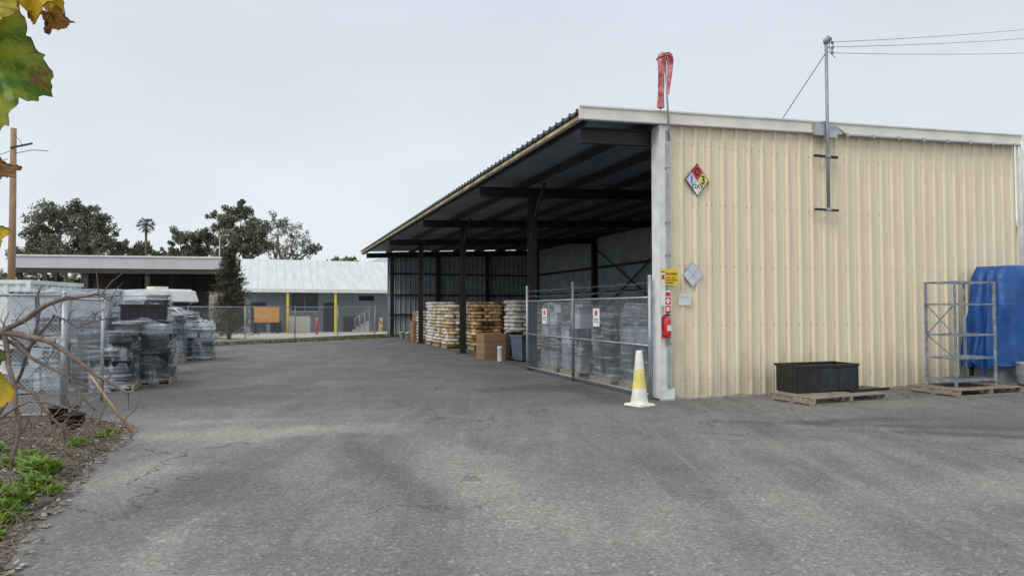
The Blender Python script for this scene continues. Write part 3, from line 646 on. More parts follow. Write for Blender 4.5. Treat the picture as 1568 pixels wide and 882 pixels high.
pz=empty('wooden_pallet',(5.75,12.28,0),TH+.08); b=MB(); pallet(b,1.85,1.0,'oldwood',7); b.finish('slats',pz)
cr=empty('black_open_crate',B(2.93,-.70,.14),TH); b=MB(); w_,d_,h_=1.4,.55,.5
b.box(-w_/2,w_/2,d_/2-.02,d_/2,.02,h_,'blackpl'); b.box(-w_/2,w_/2,-d_/2,d_/2,0,.02,'blackpl'); b.box(-w_/2,-w_/2+.02,-d_/2,d_/2-.02,.02,h_,'blackpl'); b.box(w_/2-.02,w_/2,-d_/2,d_/2-.02,.02,h_,'blackpl')
b.box(-w_/2-.02,w_/2+.02,-d_/2-.02,-d_/2+.02,h_-.04,h_,'blackpl'); b.box(-w_/2-.02,w_/2+.02,d_/2,d_/2+.03,h_-.04,h_+.003,'blackpl')
for i in range(4): b.box(-w_/2+i*(w_-.03)/3,-w_/2+.03+i*(w_-.03)/3,-d_/2-.01,-d_/2+.02,0.02,h_-.04,'blackpl')
b.box(-w_/2+.03,-w_/2+.45,-d_/2,-d_/2+.01,.02,h_-.04,'blackpl')
x=-w_/2+.45
while x<w_/2-.03: b.box(x,x+.008,-d_/2,-d_/2+.008,.02,h_-.04,'darkgrey'); x+=.035
z=.05
while z<h_-.05: b.box(-w_/2+.45,w_/2-.03,-d_/2-.003,-d_/2+.006,z,z+.008,'darkgrey'); z+=.04
b.finish('crate_body',cr)
b=MB(); b.box(-.45,.45,-.25,.25,.136,.17,'blackpl'); b.box(-.5,.5,-.28,-.25,.136,.19,'blackpl'); b.finish('black_tray',None,B(3.75,-.85),TH+.05)
rp=empty('wooden_pallet',B(6.35,-1.0),TH); b=MB(); pallet(b,1.75,1.1,'oldwood',7); b.finish('slats',rp)
rk=empty('steel_cage_rack',B(5.74,-1.29,.14),TH); b=MB(); W_,D_,H_=1.08,.61,2.05
for x in (0,W_):
    for y in (0,D_): b.box(x-.02,x+.02,y-.02,y+.02,0,H_,'rackpaint')
for z in (.12,.55,1.0,1.6,2.03):
    for y in (0,D_): b.box(.02,W_-.02,y-.016,y+.016,z-.016,z+.016,'rackpaint')
    for x in (0,W_): b.box(x-.016,x+.016,.02,D_-.02,z-.016,z+.016,'rackpaint')
for x in (0,):
    b.beam((x,.03,1.02),(x,D_-.03,1.58),.02,.02,'rackpaint'); b.beam((x,D_-.03,1.02),(x,.03,1.58),.018,.018,'rackpaint')
    b.beam((x,.03,.57),(x,D_-.03,.98),.02,.02,'rackpaint')
b.box(.02,W_-.02,.02,D_-.02,.125,.145,'rackpaint'); b.box(.02,W_-.02,.02,D_-.02,.555,.565,'rackpaint')
b.finish('frame',rk)
tp=empty('tarp_covered_load',B(8.62,-.58),TH); b=MB(); nu,nv=72,30; vs=[]
for j in range(nv):
    q_=j/(nv-1); z=.42+(2.1)*q_
    for i in range(nu):
        t=2*math.pi*i/nu; c_,s_=math.cos(t),math.sin(t); mm=(abs(c_)**7+abs(s_)**7)**(1/7)
        fold=(.07*math.sin(11*t+z*1.2)+.04*math.sin(23*t+2*z))*(1-q_)**.6+.07*mnoise.noise((c_*3,s_*3,z*1.5))
        hw=1.05+fold+.22*(1-q_); hd=.38+fold*.8+.05*(1-q_); sag=.12*mnoise.noise((c_*2,s_*2,3))+(.10*math.sin(5*t)+.08*math.sin(9*t))*(1 if j==0 else 0)
        rr=1-.12*max(0,q_-.9)/.1; vs.append((c_/mm*hw*rr,s_/mm*hd*rr,z+sag*(q_**2+ (j==0))))
fs=[(j*nu+i,j*nu+(i+1)%nu,(j+1)*nu+(i+1)%nu,(j+1)*nu+i) for j in range(nv-1) for i in range(nu)]
vs.append((0,0,2.60)); fs+=[((nv-1)*nu+i,(nv-1)*nu+(i+1)%nu,len(vs)-1) for i in range(nu)]
b.add(vs,fs,'tarp',True); b.finish('blue_tarp',tp)
b=MB(); pallet(b,2.0,.9,'oldwood'); 
for x in (-.7,.0,.7): b.box(x-.3,x+.3,-.3,.3,.136,.9,'greypl')
b.finish('pallet_load',tp)
for i,u in enumerate((7.75,8.35)):
    b=MB(); b.lathe((0,0,.14),[(0,0),(.24,.0),(.25,.03),(.25,.18),(.26,.2),(.25,.22),(.25,.4),(.26,.42),(.24,.44),(0,.44)],'greypl' if i==0 else 'binblue',20); b.finish('plastic_drum',None,B(u,-1.35),0)
rp=empty('wooden_pallet',B(8.2,-1.3),TH); b=MB(); pallet(b,1.3,.9,'oldwood',7); b.finish('slats',rp)
nb=empty('tan_warehouse',B(11.5,5),TH); b=MB(); corr(b,ribs(0,22),lambda s,o:(s,-o,0),lambda s,o:(s,-o,4.4),'tan'); b.box(0,22,.02,12,0,4.35,'beige'); b.box(-.2,22.2,-.2,12.2,4.4,4.6,'trim')
b.box(3,6,-.07,-.05,0,3,'greyfascia'); b.finish('walls_and_roof',nb)

# ---------------------------------------------------------------- left / far buildings
ct=empty('storage_container',(-12.2,17.0),TH*.3); b=MB()
corr(b,ribs(-6,0,.28,.04,.16,.08,False),lambda s,o:(s,-o,.12),lambda s,o:(s,-o,2.28),'white_metal'); corr(b,ribs(0,2.4,.28,.04,.16,.08,False),lambda s,o:(o,s,.12),lambda s,o:(o,s,2.28),'white_metal')
b.box(-6.05,.06,-.06,2.45,2.28,2.38,'white'); b.box(-6.05,.06,-.06,2.45,.02,.12,'white'); [b.box(x-.05,x+.05,-.07,.03,.121,2.279,'white') for x in (-6,.0)]; b.finish('corrugated_box',ct)

cp=empty('carport_canopy',(-40.8,54.5),math.radians(10)); b=MB(); Lc=17.6
b.box(0,Lc,0,.25,5.0,6.0,'greyfascia'); b.box(-.1,Lc+.1,-.1,.0,5.95,6.08,'trim'); b.box(0,Lc,.25,13,5.75,5.95,'roof_top'); b.box(0,Lc,.05,.3,4.6,4.995,'brown_steel')
b.box(0,Lc,12.8,13,3.4,5.745,'brown_steel'); b.box(0,5.5,12.8,13,0,3.39,'darkgrey'); b.box(9.5,12,12.8,13,0,3.39,'darkgrey')  # dark rear panels added, standing in for the shade beneath the open roof
for x in (.6,5.6,10.3,Lc-1): 
    for y in (.4,6.5,12.6): b.box(x-.16,x+.16,y-.16,y+.16,0,5.74,'brown_steel')
    b.box(x-.1,x+.1,.4,12.7,5.2,5.7,'brown_steel')
for y in (2.5,4.5,6.5,8.5,10.5,12.6): b.box(0,Lc,y-.08,y+.08,5.45,5.7,'brown_steel')
b.finish('roof_posts_and_shade_panels',cp)
lb=empty('distant_low_building',(-62,78),math.radians(8)); b=MB(); b.box(0,42,0,10,0,3.9,'beige'); b.box(-.3,42.3,-.3,10.3,3.9,4.2,'greyfascia')
for i in range(8): b.box(3+i*5,5+i*5,-.04,-.01,1.2,2.6,'glass')
b.finish('walls',lb)
wk=empty('blue_grey_workshop',(-18.7,46.8),TH); b=MB()
b.box(0,17,0,.2,0,2.95,'bluegrey'); b.box(0,.2,.2,12,0,2.95,'bluegrey'); b.box(16.8,17,.2,12,0,2.95,'bluegrey'); b.box(0,17,11.8,12,0,2.95,'bluegrey')
b.add([(0,0,2.95),(0,12,2.95),(0,6,5.4),(17,0,2.95),(17,12,2.95),(17,6,5.4)],[(0,2,1),(3,4,5)],'bluegrey'); b.finish('walls',wk)
b=MB(); b.add([(-.4,-1.7,2.98),(17.4,-1.7,2.98),(17.4,6,5.55),(-.4,6,5.55),(17.4,12.5,2.98),(-.4,12.5,2.98)],[(0,1,2,3),(3,2,4,5)],'whiteroof')
for i in range(30):
    x=-.3+i*.61; b.beam((x,-1.7,2.995),(x,6,5.565),.03,.02,'whiteroof')
b.box(-.4,17.4,-1.76,-1.7,2.78,3.02,'white'); b.box(-.3,17.3,-1.69,-.01,2.80,2.86,'bluegrey'); b.finish('roof',wk)
b=MB()
for x in (2.9,6.1,10.5,14.4): b.box(x-.08,x+.08,-1.65,-1.5,0,2.79,'yellow')
b.finish('porch_posts',wk)
b=MB()
b.box(3.2,5.0,-.04,-.005,1.5,2.75,'glass'); b.box(3.15,5.05,-.03,-.004,1.44,1.5,'white'); b.box(4.07,4.13,-.06,-.041,1.5,2.75,'greypl')
b.box(7.9,9.0,-.04,-.005,2.25,2.6,'glass'); b.box(.5,1.5,-.04,-.005,0,2.1,'darkgrey'); b.box(5.4,6.2,-.05,-.005,0,2.1,'darkgrey'); b.box(11,13,-.04,-.005,0,2.4,'glass')
b.box(6.8,7.6,-.5,-.1,.013,1.1,'darkgrey'); b.box(1.8,2.5,-.6,-.1,.013,.8,'blackpl'); b.box(9.3,9.6,-.5,-.2,.013,1.0,'bagO')
b.finish('windows_and_doors',wk)
b=MB(); b.box(-.7,.7,-.03,.03,.05,1.15,'beige'); b.box(-.7,-.64,-.3,.3,0,.05,'galv'); b.box(.64,.7,-.3,.3,0,.05,'galv'); b.finish('leaning_panel',None,(-14.6,46.3,0),TH)
b=MB()
for i in range(4): b.box(i*.28,.28*(4),0,.9,i*.19,i*.19+.19-.003,'concrete')
b.tube([(0,0,.9),(1.1,0,1.65)],.025,'galv',6); [b.tube([(.1+i*.33,0,0.1),(.1+i*.33,0,.97+i*.225)],.02,'galv',6) for i in range(4)]; b.finish('entry_steps',None,(-11.2,47.6,0),TH)
b=MB(); b.box(-.8,.8,-.05,.05,.75,1.75,'orange'); b.box(-.82,.82,-.06,.06,1.75,1.82,'eave'); b.box(-.75,-.67,-.25,.25,0,.75,'black_steel'); b.box(.67,.75,-.25,.25,0,.75,'black_steel'); b.box(-.82,.82,-.3,.3,.68,.75,'black_steel')
for i in range(2): b.box(-.6,.6,-.055,-.051,1.1+i*.25,1.18+i*.25,'eave')
b.finish('orange_sign_board',None,(-16.4,45.0,0),TH*.5)
for x,y in ((-17.6,41.5),(-12.6,43.5)):
    b=MB(); b.cyl((0,0,0),.07,1.0,'yellow' if x<-15 else 'red',12); b.lathe((0,0,1.0),[(.07,0),(.05,.04),(0,.06)],'yellow',12); b.finish('bollard',None,(x,y,0))
gb=empty('white_gabled_warehouse',(-14.8,62),TH); b=MB(); b.box(0,14,0,18,0,5.2,'white_metal')
b.add([(-.4,-.4,5.2),(14.4,-.4,5.2),(7,-.4,8.2),(-.4,18.4,5.2),(14.4,18.4,5.2),(7,18.4,8.2)],[(0,1,2),(0,2,5,3),(1,4,5,2),(3,5,4)],'whiteroof'); b.finish('walls_and_roof',gb)

# ---------------------------------------------------------------- vehicles
def wheel(b,x,y,r=.34,w=.22):
    b.tube([(x,y-w/2,r),(x,y+w/2,r)],r,'rubber',20); b.tube([(x,y-w/2-.01,r),(x,y+w/2+.01,r)],r*.58,'galv',14)
def loft(b,secs,k):
    n=len(secs[0]); vs=[p for s_ in secs for p in s_]; fs=[]
    for i in range(len(secs)-1):
        for j in range(n): fs.append((i*n+j,i*n+(j+1)%n,(i+1)*n+(j+1)%n,(i+1)*n+j))
    fs+=[tuple(range(n))[::-1],tuple((len(secs)-1)*n+j for j in range(n))]; b.add(vs,fs,k,False)
def suv(loc,rz):
    root=empty('parked_suv',loc,rz); b=MB()
    body=[(-2.3,.45),(-2.35,.8),(-2.3,1.05),(1.0,1.08),(2.1,.98),(2.3,.8),(2.32,.4),(1.9,.3),(-2.0,.3)]
    loft(b,[[(x,y,z if abs(y)<.9 else .4+(z-.4)*.93) for x,z in body] for y in (-.93,-.86,.86,.93)],'carpaint')
    cab=[(-2.25,1.05),(-2.05,1.72),(-.9,1.80),(.1,1.72),(1.0,1.07)]
    loft(b,[[(x,y*(1 if z<1.2 else .86),z) for x,z in cab] for y in (-.86,.86)],'carpaint')
    b.finish('body',root); b=MB()
    for sg in (-1,1):
        y0,y1=sg*.880,sg*.79
        for (x0,x1,x2,x3) in ((-2.05,-1.3,-1.3,-1.9),(-1.2,-.3,-.3,-1.2),(-.2,.75,.12,-.2)):
            b.add([(x0,y0,1.12),(x1,y0,1.12),(x2,y1,1.64),(x3,y1,1.64)],[(0,1,2,3)],'glass')
    b.add([(1.0,-.75,1.12),(1.0,.75,1.12),(.20,.66,1.69),(.20,-.66,1.69)],[(0,1,2,3)],'glass'); b.add([(-2.27,-.7,1.15),(-2.27,.7,1.15),(-2.12,.62,1.64),(-2.12,-.62,1.64)],[(0,1,2,3)],'glass')
    b.finish('windows',root); b=MB()
    for x in (-1.45,1.45):
        for y in (-.85,.85): wheel(b,x,y)
    b.finish('wheels',root); b=MB()
    for y in (-.7,.7): b.box(2.25,2.33,y-.18,y+.18,.68,.84,'palegrey'); b.box(-2.37,-2.3,y-.12,y+.12,.8,1.02,'red')
    b.box(2.3,2.38,-.8,.8,.38,.56,'darkgrey'); b.box(-2.42,-2.33,-.8,.8,.4,.58,'darkgrey'); b.box(.65,.85,-1.05,-.9,1.08,1.2,'carpaint'); b.finish('lamps_and_bumpers',root)
suv((-18.6,37.2,0),math.radians(12)); suv((-21.8,40.5,0),math.radians(60))
def rv(loc,rz):
    root=empty('motorhome',loc,rz); b=MB()
    b.box(-3.4,1.3,-1.15,1.15,.6,3.0,'carpaint'); b.prism([(1.3,-1.12,2.0),(2.3,-1.12,2.15),(2.3,1.12,2.15),(1.3,1.12,2.0),(1.3,-1.12,2.95),(2.1,-1.0,2.85),(2.1,1.0,2.85),(1.3,1.12,2.95)],'carpaint')
    b.prism([(1.3,-.95,.5),(3.2,-.9,.5),(3.2,.9,.5),(1.3,.95,.5),(1.3,-.95,1.25),(3.15,-.85,1.1),(3.15,.85,1.1),(1.3,.95,1.25)],'carpaint')
    b.prism([(1.3,-.94,1.26),(2.4,-.88,1.22),(2.4,.88,1.22),(1.3,.94,1.26),(1.3,-.85,2.0),(1.8,-.8,2.05),(1.8,.8,2.05),(1.3,.85,2.0)],'glass'); b.finish('body',root); b=MB()
    for y in (-1.157,1.152): b.box(-3.4,1.3,y,y+.006,1.15,1.35,'brownstripe'); b.box(-3.4,1.3,y,y+.006,2.5,2.58,'brownstripe'); b.box(-2.8,-1.7,y-.002,y+.008,1.6,2.3,'glass'); b.box(-.9,.3,y-.002,y+.008,1.6,2.3,'glass'); 
    b.box(-1.5,-.5,-.5,.5,3.0,3.2,'trim'); b.box(-3.41,-3.40,-.6,.6,1.7,2.3,'glass'); b.finish('windows_and_trim',root); b=MB()
    for x in (-2.0,2.4):
        for y in (-.95,.95): wheel(b,x,y,.38,.25)
    b.finish('wheels',root)
rv((-24.0,46.5,0),math.radians(-35)); 
b=MB(); b.tube([(0,0,0),(.0,0,5),(-.05,0,9.75)],[.16,.14,.115],'polewood',12); b.box(-.1,.9,-.14,-.1,8.9,8.98,'black_steel',ry=-.2)
b.tube([(0,-.1,9.5),(.3,-.1,9.2),(.45,-.1,8.9)],.012,'black',5); b.tube([(.1,-.1,8.6),(.9,-.1,8.75),(1.6,-.1,8.7)],.015,'black',5); b.tube([(0,0,8.8),(-8,5,8.4),(-30,18,9)],.015,'black',4); b.finish('utility_pole',None,(-22.35,30,0))
b=MB(); b.tube([(0,0,0),(0,0,9.2)],[.08,.05],'galv',8); b.tube([(0,0,9.2),(.6,0,9.35)],.03,'galv',6); b.box(.5,.95,-.1,.1,9.3,9.4,'galv'); b.finish('street_lamp',None,(-30.5,70,0))

# ---------------------------------------------------------------- trees
def tree(name,loc,H,crown,k='euc',n=9000,size=.24,trunk=.35,seed=0,dens=1.0,flat=.9):
    r_=np.random.default_rng(seed); rnd=random.Random(seed)
    root=empty(name,loc); b=MB()
    z0=min(c[2]-c[3] for c in crown)
    b.tube([(0,0,0),(.15,0,z0*.5),(-.1,0,z0+.5)],[trunk,trunk*.8,trunk*.6],'bark',8)
    cl=[]
    for (dx,dy,z,r) in crown:
        base=Vector((-.1,0,z0+.3)); e=Vector((dx,dy,z)); m_=base.lerp(e,.5)+Vector((rnd.uniform(-.5,.5),rnd.uniform(-.5,.5),-.3))
        b.tube([base,m_,e],[trunk*.4,trunk*.25,trunk*.1],'bark',6)
        for _ in range(int(22*dens)):
            a=r_.normal(size=3); a/=np.linalg.norm(a); rr=r*(.25+.8*r_.random()); p=(dx+a[0]*rr,dy+a[1]*rr,z+a[2]*rr*flat)
            cl.append((p,r*r_.uniform(.14,.36)))
            if rnd.random()<.4: b.tube([e,Vector(p)],[trunk*.09,trunk*.03],'bark',4)
    b.finish('trunk_and_limbs',root)
    per=max(8,n//len(cl)); V=[];F=[]
    for (p,rc) in cl:
        q=r_.normal(size=(per,3)); q/=np.linalg.norm(q,axis=1)[:,None]; q*=(rc*1.2*r_.random((per,1))**.6); q+=np.array(p)
        a=r_.normal(size=(per,3)); a[:,2]-=.6; a/=np.linalg.norm(a,axis=1)[:,None]; c_=r_.normal(size=(per,3)); c_-=a*(a*c_).sum(1)[:,None]; c_/=np.linalg.norm(c_,axis=1)[:,None]
        s_=size*r_.uniform(.4,1.1,(per,1)); 
        i0=len(V); V.extend(np.stack([q-a*s_,q+c_*s_*.4,q+a*s_,q-c_*s_*.4],1).reshape(-1,3).tolist()); F.extend([(i0+4*i,i0+4*i+1,i0+4*i+2,i0+4*i+3) for i in range(per)])
    me=bpy.data.meshes.new('foliage'); me.from_pydata(V,[],F); me.materials.append(M[k]); o=bpy.data.objects.new('foliage',me); COL.objects.link(o); o.parent=root
    return root
tree('eucalyptus_tree',(-56.4,85,0),16,[(-3.6,0,11.8,2.4),(-1.2,0,13.6,2.3),(1.6,0,13.9,2.0),(3.8,0,12.4,2.2),(.5,1,11.2,3.0),(-4.4,0,9.6,2.2),(5.0,0,10.2,1.8),(1,-1,9,2.8),(-2,0,9.2,2.6),(3.4,0,9,2.2)],seed=1,n=26000)
tree('eucalyptus_tree',(-35.2,85,0),15,[(-1.6,0,12.9,1.8),(1.0,0,13.8,1.6),(2.6,0,12.0,1.8),(0,0,10.9,2.4),(-3.0,0,10.6,1.8),(3.4,0,9.8,1.8),(-1,0,9,2.2),(1.8,0,8.8,2.0)],seed=2,n=19000)
tree('eucalyptus_tree',(-41.6,86,0),12,[(-1,0,10.8,1.5),(1.0,0,10.4,1.4),(0,0,8.8,2.0),(-1.6,0,8.6,1.4),(1.8,0,9.0,1.3)],seed=3,n=9000)
tree('sparse_tree',(-29.0,86,0),14,[(-1.0,0,12.2,1.9),(1,0,11,1.8),(2.6,0,9.2,1.5),(-1.8,0,10,1.8),(0,0,8.6,2),(3.8,0,9.4,.8)],k='euc2',seed=4,n=5000,size=.2,trunk=.5)
tree('eucalyptus_tree',(-49.3,88,0),11,[(-1.5,0,9.8,1.4),(1,0,9.4,1.4),(3,0,8.6,1.3),(-2.6,0,8.6,1.5),(0.2,0,8.2,1.6)],seed=5,n=8000)
tree('distant_tree',(-24,96,0),9,[(-1.2,0,7.8,1.3),(.8,0,8.2,1.2),(2.2,0,7.6,1.0)],seed=6,n=3500,k='grass')
tree('distant_tree',(-62.5,90,0),10,[(-1.2,0,7.8,1.9),(1.8,0,8.4,1.7),(-3.2,0,8.6,1.6)],seed=8,n=5000)
V=[];F=[]; r_=np.random.default_rng(11)
for i in range(150):
    cx_=-95+i*.62+r_.normal(); cy_=100+r_.normal()*4; cz=2.5+r_.random()*3.0; per=110
    q=r_.normal(size=(per,3))*np.array([1.3,1.3,1.1])+np.array([cx_,cy_,cz]); a=r_.normal(size=(per,3))*.3; c_=r_.normal(size=(per,3))*.25
    i0=len(V); V.extend(np.stack([q-a,q+c_,q+a,q-c_],1).reshape(-1,3).tolist()); F.extend([(i0+4*j,i0+4*j+1,i0+4*j+2,i0+4*j+3) for j in range(per)])
me=bpy.data.meshes.new('distant_treeline'); me.from_pydata(V,[],F); me.materials.append(M['euc']); o=bpy.data.objects.new('distant_treeline',me); COL.objects.link(o)
def palm(loc,H,R,seed):
    root=empty('palm_tree',loc); rnd=random.Random(seed); b=MB(); b.tube([(0,0,0),(.1,0,H*.5),(0,0,H)],[.22,.15,.15],'bark',8); b.finish('trunk',root); b=MB()
    for i in range(60):
        a=rnd.uniform(0,6.28); e=rnd.uniform(-1.1,1.2); d=Vector((math.cos(a)*math.cos(e),math.sin(a)*math.cos(e),math.sin(e))); c0=Vector((0,0,H)); tip=c0+d*R*.55
        b.tube([c0,tip],.02,'palm',3)
        sd=d.cross(Vector((0,0,1))).normalized(); 
        for j in range(9):
            t=(j-4)/4*1.1; dd=(d*math.cos(t)+sd*math.sin(t)); en=tip+dd*R*.4+Vector((0,0,-.15*R*abs(t)-.05)); w=sd*.03+Vector((0,0,.03)); b.add([tip-w,tip+w,en],[(0,1,2)],'palm')
    b.finish('fronds',root)
palm((-46.4,85,0),12.3,1.3,1); palm((-44.6,90,0),8.8,1.2,2); palm((-51.5,92,0),9.5,1.1,3)
root=empty('conifer_tree',(-15.2,36.2,0)); b=MB(); b.tube([(0,0,0),(0,0,4.6)],[.12,.02],'bark',8); rr=random.Random(5)
F_=MB()
for i in range(300):
    z=.35+4.15*(i/300)**1.0; R=(1.35*(1-(z/4.75))**.7+.10)*rr.uniform(.55,1.2); a=rr.uniform(0,6.28); c_,s_=math.cos(a),math.sin(a)
    e=Vector((c_*R,s_*R,z+.12-.15*R)); b.tube([(0,0,z),e],[.02,.005],'bark',3)
    for j in range(36):
        t=rr.uniform(.15,1.02); p=Vector((0,0,z)).lerp(e,t)+Vector((rr.gauss(0,.09),rr.gauss(0,.09),rr.gauss(0,.07))); d=Vector((c_+rr.gauss(0,.6),s_+rr.gauss(0,.6),rr.gauss(0.1,.5))).normalized()*rr.uniform(.09,.2); w=d.cross(Vector((rr.random(),rr.random(),1))).normalized()*.04
        F_.add([p-w,p+w,p+d],[(0,1,2)],'conifer')
b.finish('trunk_and_branches',root); F_.finish('needles',root)

# ---------------------------------------------------------------- foreground left
b=MB()
def br(pts,r0,r1): 
    n=len(pts); r0*=1.15; r1*=1.3
    P=[Vector(p) for p in pts]; Q=[]
    for i in range(n-1):
        for t in range(6):
            q=P[i].lerp(P[i+1],t/6); Q.append(q+Vector((mnoise.noise(q*3),mnoise.noise(q*3+Vector((5,0,0))),mnoise.noise(q*3+Vector((0,9,0)))))*.06)
    Q.append(P[-1]); b.tube(Q,[r0+(r1-r0)*i/(len(Q)-1) for i in range(len(Q))],'branch',6); return Q
A=br([(-5.9,6.6,.1),(-5.6,6.7,.9),(-5.17,6.8,1.42),(-4.84,6.8,1.36),(-4.51,6.8,1.21),(-4.18,6.8,.98),(-3.86,6.8,.80)],.04,.012)
C=br([(-5.9,6.6,.1),(-5.7,6.8,1.0),(-5.25,6.8,1.40),(-4.84,6.8,1.60),(-4.51,6.8,1.76),(-4.2,6.8,1.80),(-4.02,6.8,1.68)],.034,.010)
D1=br([(-5.17,6.8,1.42),(-4.95,6.7,1.0),(-4.8,6.6,.6),(-4.85,6.6,.1)],.022,.014); D2=br([(-5.6,7,.1),(-5.3,7.1,.7),(-5.0,7.0,1.2),(-4.9,7.0,1.9)],.022,.008); br([(-5.3,6.3,.1),(-5.1,6.5,.5),(-4.7,6.6,.75),(-4.3,6.7,.65)],.018,.006)
D3=br([(-5.17,6.8,1.36),(-4.75,6.9,1.1),(-4.45,6.9,.9),(-4.25,6.9,.62)],.018,.006); D4=br([(-5.4,6.9,.9),(-4.9,6.9,.8),(-4.6,6.9,.45),(-4.5,6.9,.15)],.018,.008); D5=br([(-5.3,6.9,1.5),(-5.0,6.9,1.25),(-4.7,6.9,1.55),(-4.45,6.9,1.45),(-4.15,6.9,1.55)],.013,.005)
rr=random.Random(3)
for Q in (A,C,D2,D3,D4,D5):
    for q in Q[5:]:
        for _ in range(2):
            if rr.random()<.45:
                d=Vector((rr.uniform(-.5,.6),rr.uniform(-.3,.3),rr.uniform(-.5,.6))); L=rr.uniform(.1,.55); b.tube([q,q+d*L*.5+Vector((0,0,.03)),q+d*L],[.007,.005,.003],'branch',4)
for _ in range(70):
    x=rr.uniform(-7.4,-5.0); y=rr.uniform(6.5,8.8); z=.05; a=rr.uniform(-.6,.9); p=[Vector((x,y,z))]; L=rr.uniform(.15,.35)
    for j in range(4): p.append(p[-1]+Vector((math.cos(a)*L*.6,rr.uniform(-.1,.1),L*rr.uniform(-.1,.75)))); a+=rr.uniform(-.3,.8)
    b.tube(p,[.009,.008,.006,.004,.002],'twig',4)
b.finish('bare_shrub')
b=MB(); b.tube([(-5.05,9.0,.0),(-5.75,9.2,.75)],.018,'polewood',8); b.finish('wooden_stake')
pt=empty('potted_plant',(-5.75,8.9,.03)); b=MB(); b.lathe((0,0,0),[(0,0),(.09,.0),(.12,.22),(.13,.22),(.13,.25),(.11,.25),(.1,.2),(0,.2)],'blackpl',16); b.finish('pot',pt); b=MB()
for i in range(22):
    a=rr.uniform(0,6.28); L=rr.uniform(.1,.34); e=Vector((math.cos(a)*L*.45,math.sin(a)*L*.45,.2+L)); b.tube([(0,0,.2),e],[.004,.002],'twig',3)
    for _ in range(5): p=Vector((0,0,.2)).lerp(e,rr.uniform(.3,1)); d=Vector((rr.gauss(0,1),rr.gauss(0,1),rr.gauss(0,1))).normalized()*.035; w=d.cross(Vector((0,0,1)))*.5; b.add([p,p+d*.5+w,p+d,p+d*.5-w],[(0,1,2,3)],'conifer')
b.finish('leaves',pt)
b=MB(); b.lathe((0,0,0),[(0,0),(.09,.0),(.12,.22),(.13,.22),(.13,.25),(.11,.25),(.1,.2),(0,.2)],'blackpl',16); b.finish('plant_pot',None,(-6.3,9.4,.05))

vn=empty('grape_vine',(0,0,0)); b=MB()
b.tube([(-1.35,1.0,0),(-1.3,1.0,.8),(-1.15,.98,1.5),(-1.02,.95,2.0),(-.86,.94,2.25),(-.66,.93,2.32)],[.02,.018,.014,.01,.007,.004],'twig',8)
b.tube([(-1.15,.98,1.5),(-.95,.95,1.55),(-.78,.93,1.6)],[.006,.004,.002],'twig',6); b.tube([(-1.02,.95,2.0),(-.85,.92,1.92),(-.74,.92,1.84)],[.006,.004,.002],'twig',6); b.finish('stems',vn)
def leaf(name,base,dirv,nrm,L,k,curl=.25,seed=0,wid=1.0):
    d=Vector(dirv).normalized(); nn=Vector(nrm); nn=(nn-d*nn.dot(d)).normalized(); sd=d.cross(nn)
    NR,NA=12,96; vs=[];fs=[]
    def rad(t):
        a=abs(t); lob=.80+.11*math.cos(5*a*.98)+.09*math.cos(a)
        if a>2.55: lob*=max(.12,1-(a-2.55)/.62*.9)
        return lob*(1+.04*math.sin(a*23+seed)+.03*math.sin(a*41+seed*2))
    for i in range(NR+1):
        f_=i/NR
        for j in range(NA):
            t=-math.pi+2*math.pi*(j+.5)/NA; r_=rad(t)*f_*L*.55
            x=math.cos(t)*r_+L*.32; y=math.sin(t)*r_*wid; z=curl*L*(f_**2)*(.5*math.cos(2*t)+.45*mnoise.noise((math.cos(t)*1.8+seed,math.sin(t)*1.8,0)))*.8-.05*L*abs(math.cos(5*t*.49))*f_+.02*L*mnoise.noise((x*90,y*90,seed))*2
            vs.append(Vector(base)+d*x+sd*y+nn*z)
    inner=[(i*NA+j,i*NA+j+1,(i+1)*NA+j+1,(i+1)*NA+j) for i in range(NR) for j in range(NA-1)]
    m_=MB(); m_.add(vs,inner,k,True); m_.tube([Vector(base)-d*L*.35+nn*.01,Vector(base)+d*L*.1,Vector(base)+d*L*.5],[.0015,.0015,.0006],'vineY',5)
    for a in (-1.15,-.6,.6,1.15):
        c0=Vector(base)+d*L*.08+nn*.002; m_.tube([c0,c0+(d*math.cos(a)+sd*math.sin(a)*wid)*L*.42+nn*.002],[.001,.0004],'vineY',4)
    rim=[]; 
    for j in range(NA):
        o_=vs[NR*NA+j]; c_=vs[(NR-1)*NA+j]; rim+= [o_, o_+(o_-c_)*(.3+.6*abs(mnoise.noise((j*.13,seed,0))))+nn*.003]
    m_.add(rim,[(2*j,2*j+2,2*j+3,2*j+1) for j in range(NA-1)],'vineB',True)
    return m_.finish(name,vn)
leaf('leaf_1',(-.715,.90,2.055),(.12,.0,-1),(.25,-1,.1),.198,'vine',.22,1,.66)
leaf('leaf_2',(-.668,.91,2.088),(.75,.0,-.35),(.1,-1,.5),.062,'vineY',.6,2)
leaf('leaf_3',(-.71,.88,2.085),(.1,.0,-.9),(-.3,-1,.3),.09,'vineY',.4,3)
leaf('leaf_4',(-.72,.92,1.85),(.75,.0,-.55),(.6,-1,.3),.050,'vineB',.6,4)
leaf('leaf_5',(-.725,.92,1.765),(.55,.0,-.8),(.2,-1,.3),.045,'vineY',.4,5)
leaf('leaf_6',(-.75,.92,1.61),(.3,.0,-1),(.5,-1,.0),.075,'vine',.5,6)
leaf('leaf_7',(-.715,.92,1.565),(.1,.0,-1),(.3,-1,.2),.08,'vineY',.4,7,.6)
leaf('leaf_8',(-.745,.93,1.60),(.8,.0,-.2),(.3,-1,.2),.045,'vineB',.4,8)
leaf('leaf_9',(-.69,.95,2.12),(.9,.0,-.1),(.1,-1,.2),.085,'vineY',.7,9)
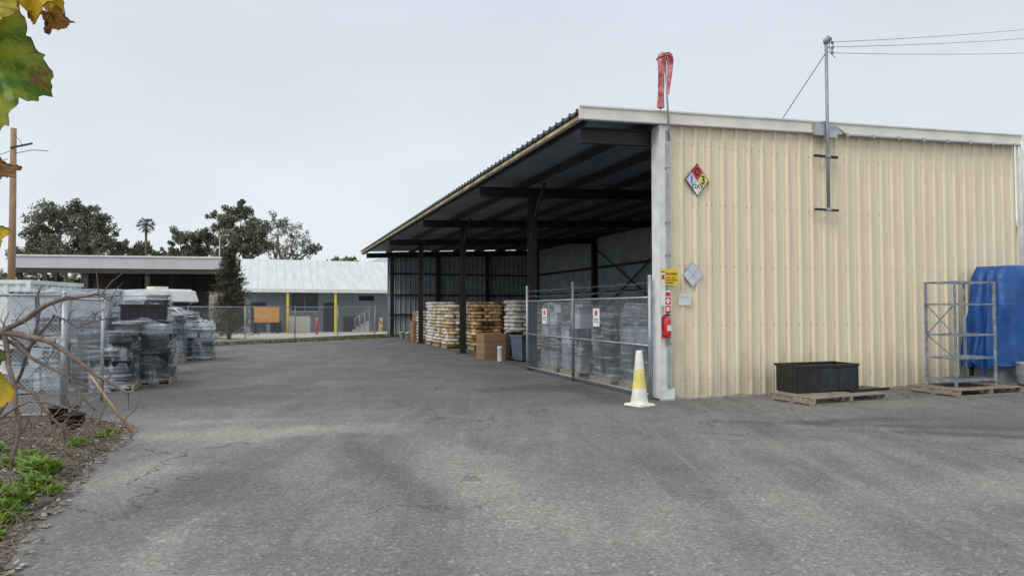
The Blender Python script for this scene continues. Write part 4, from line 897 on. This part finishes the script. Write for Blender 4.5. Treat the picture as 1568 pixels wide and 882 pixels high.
leaf('leaf_10',(-.645,.93,2.065),(.5,.0,-.9),(.4,-1,.1),.04,'vineB',.6,10)

# ---------------------------------------------------------------- world, sun, camera
W_=bpy.data.worlds.new('World'); S.world=W_; W_.use_nodes=True; n=W_.node_tree.nodes; l=W_.node_tree.links
bg=n['Background']; sky=n.new('ShaderNodeTexSky'); sky.sky_type='NISHITA'; sky.sun_disc=False
SE,SA=math.radians(42),math.radians(222)
sky.sun_elevation=SE; sky.sun_rotation=SA
l.new(sky.outputs[0],bg.inputs[0]); bg.inputs[1].default_value=.08
tc=n.new('ShaderNodeTexCoord'); sp=n.new('ShaderNodeSeparateXYZ'); l.new(tc.outputs['Generated'],sp.inputs[0])
rp=n.new('ShaderNodeValToRGB'); e=rp.color_ramp.elements; e[0].position=0; e[0].color=(.86,.91,.945,1); e[1].position=.22; e[1].color=(.815,.88,.94,1)
x_=e.new(.42); x_.color=(.74,.82,.895,1); x_=e.new(.75); x_.color=(1.15,1.18,1.2,1)
l.new(sp.outputs[2],rp.inputs[0])
mp=n.new('ShaderNodeMapping'); mp.inputs['Scale'].default_value=(1,1,3); l.new(tc.outputs['Generated'],mp.inputs[0])
no=n.new('ShaderNodeTexNoise'); no.inputs['Scale'].default_value=2; no.inputs['Detail'].default_value=4; l.new(mp.outputs[0],no.inputs['Vector'])
mr=n.new('ShaderNodeMapRange'); mr.inputs[1].default_value=.3; mr.inputs[2].default_value=.7; mr.inputs[3].default_value=.94; mr.inputs[4].default_value=1.05; l.new(no.outputs['Fac'],mr.inputs[0])
bg2=n.new('ShaderNodeBackground'); l.new(rp.outputs[0],bg2.inputs[0]); l.new(mr.outputs[0],bg2.inputs[1])
mx=n.new('ShaderNodeMixShader'); mx.inputs[0].default_value=.9; l.new(bg.outputs[0],mx.inputs[1]); l.new(bg2.outputs[0],mx.inputs[2]); l.new(mx.outputs[0],n['World Output'].inputs[0])
sd=bpy.data.lights.new('sun','SUN'); sd.energy=1.4; sd.angle=math.radians(28); sd.color=(1,.96,.9); so=bpy.data.objects.new('sun',sd); COL.objects.link(so)
dv=Vector((math.sin(SA)*math.cos(SE),math.cos(SA)*math.cos(SE),math.sin(SE)))
so.rotation_euler=dv.to_track_quat('Z','Y').to_euler(); so.location=(0,-5,20)
cd=bpy.data.cameras.new('camera'); cd.lens=36*1030/1568; cd.sensor_width=36; cd.clip_end=2000; cd.clip_start=.05
co=bpy.data.objects.new('camera',cd); COL.objects.link(co); co.location=(0,0,1.65); co.rotation_euler=(math.radians(90+1.78),0,0); S.camera=co
S.view_settings.view_transform='Standard'; S.view_settings.look='None'; S.view_settings.exposure=0
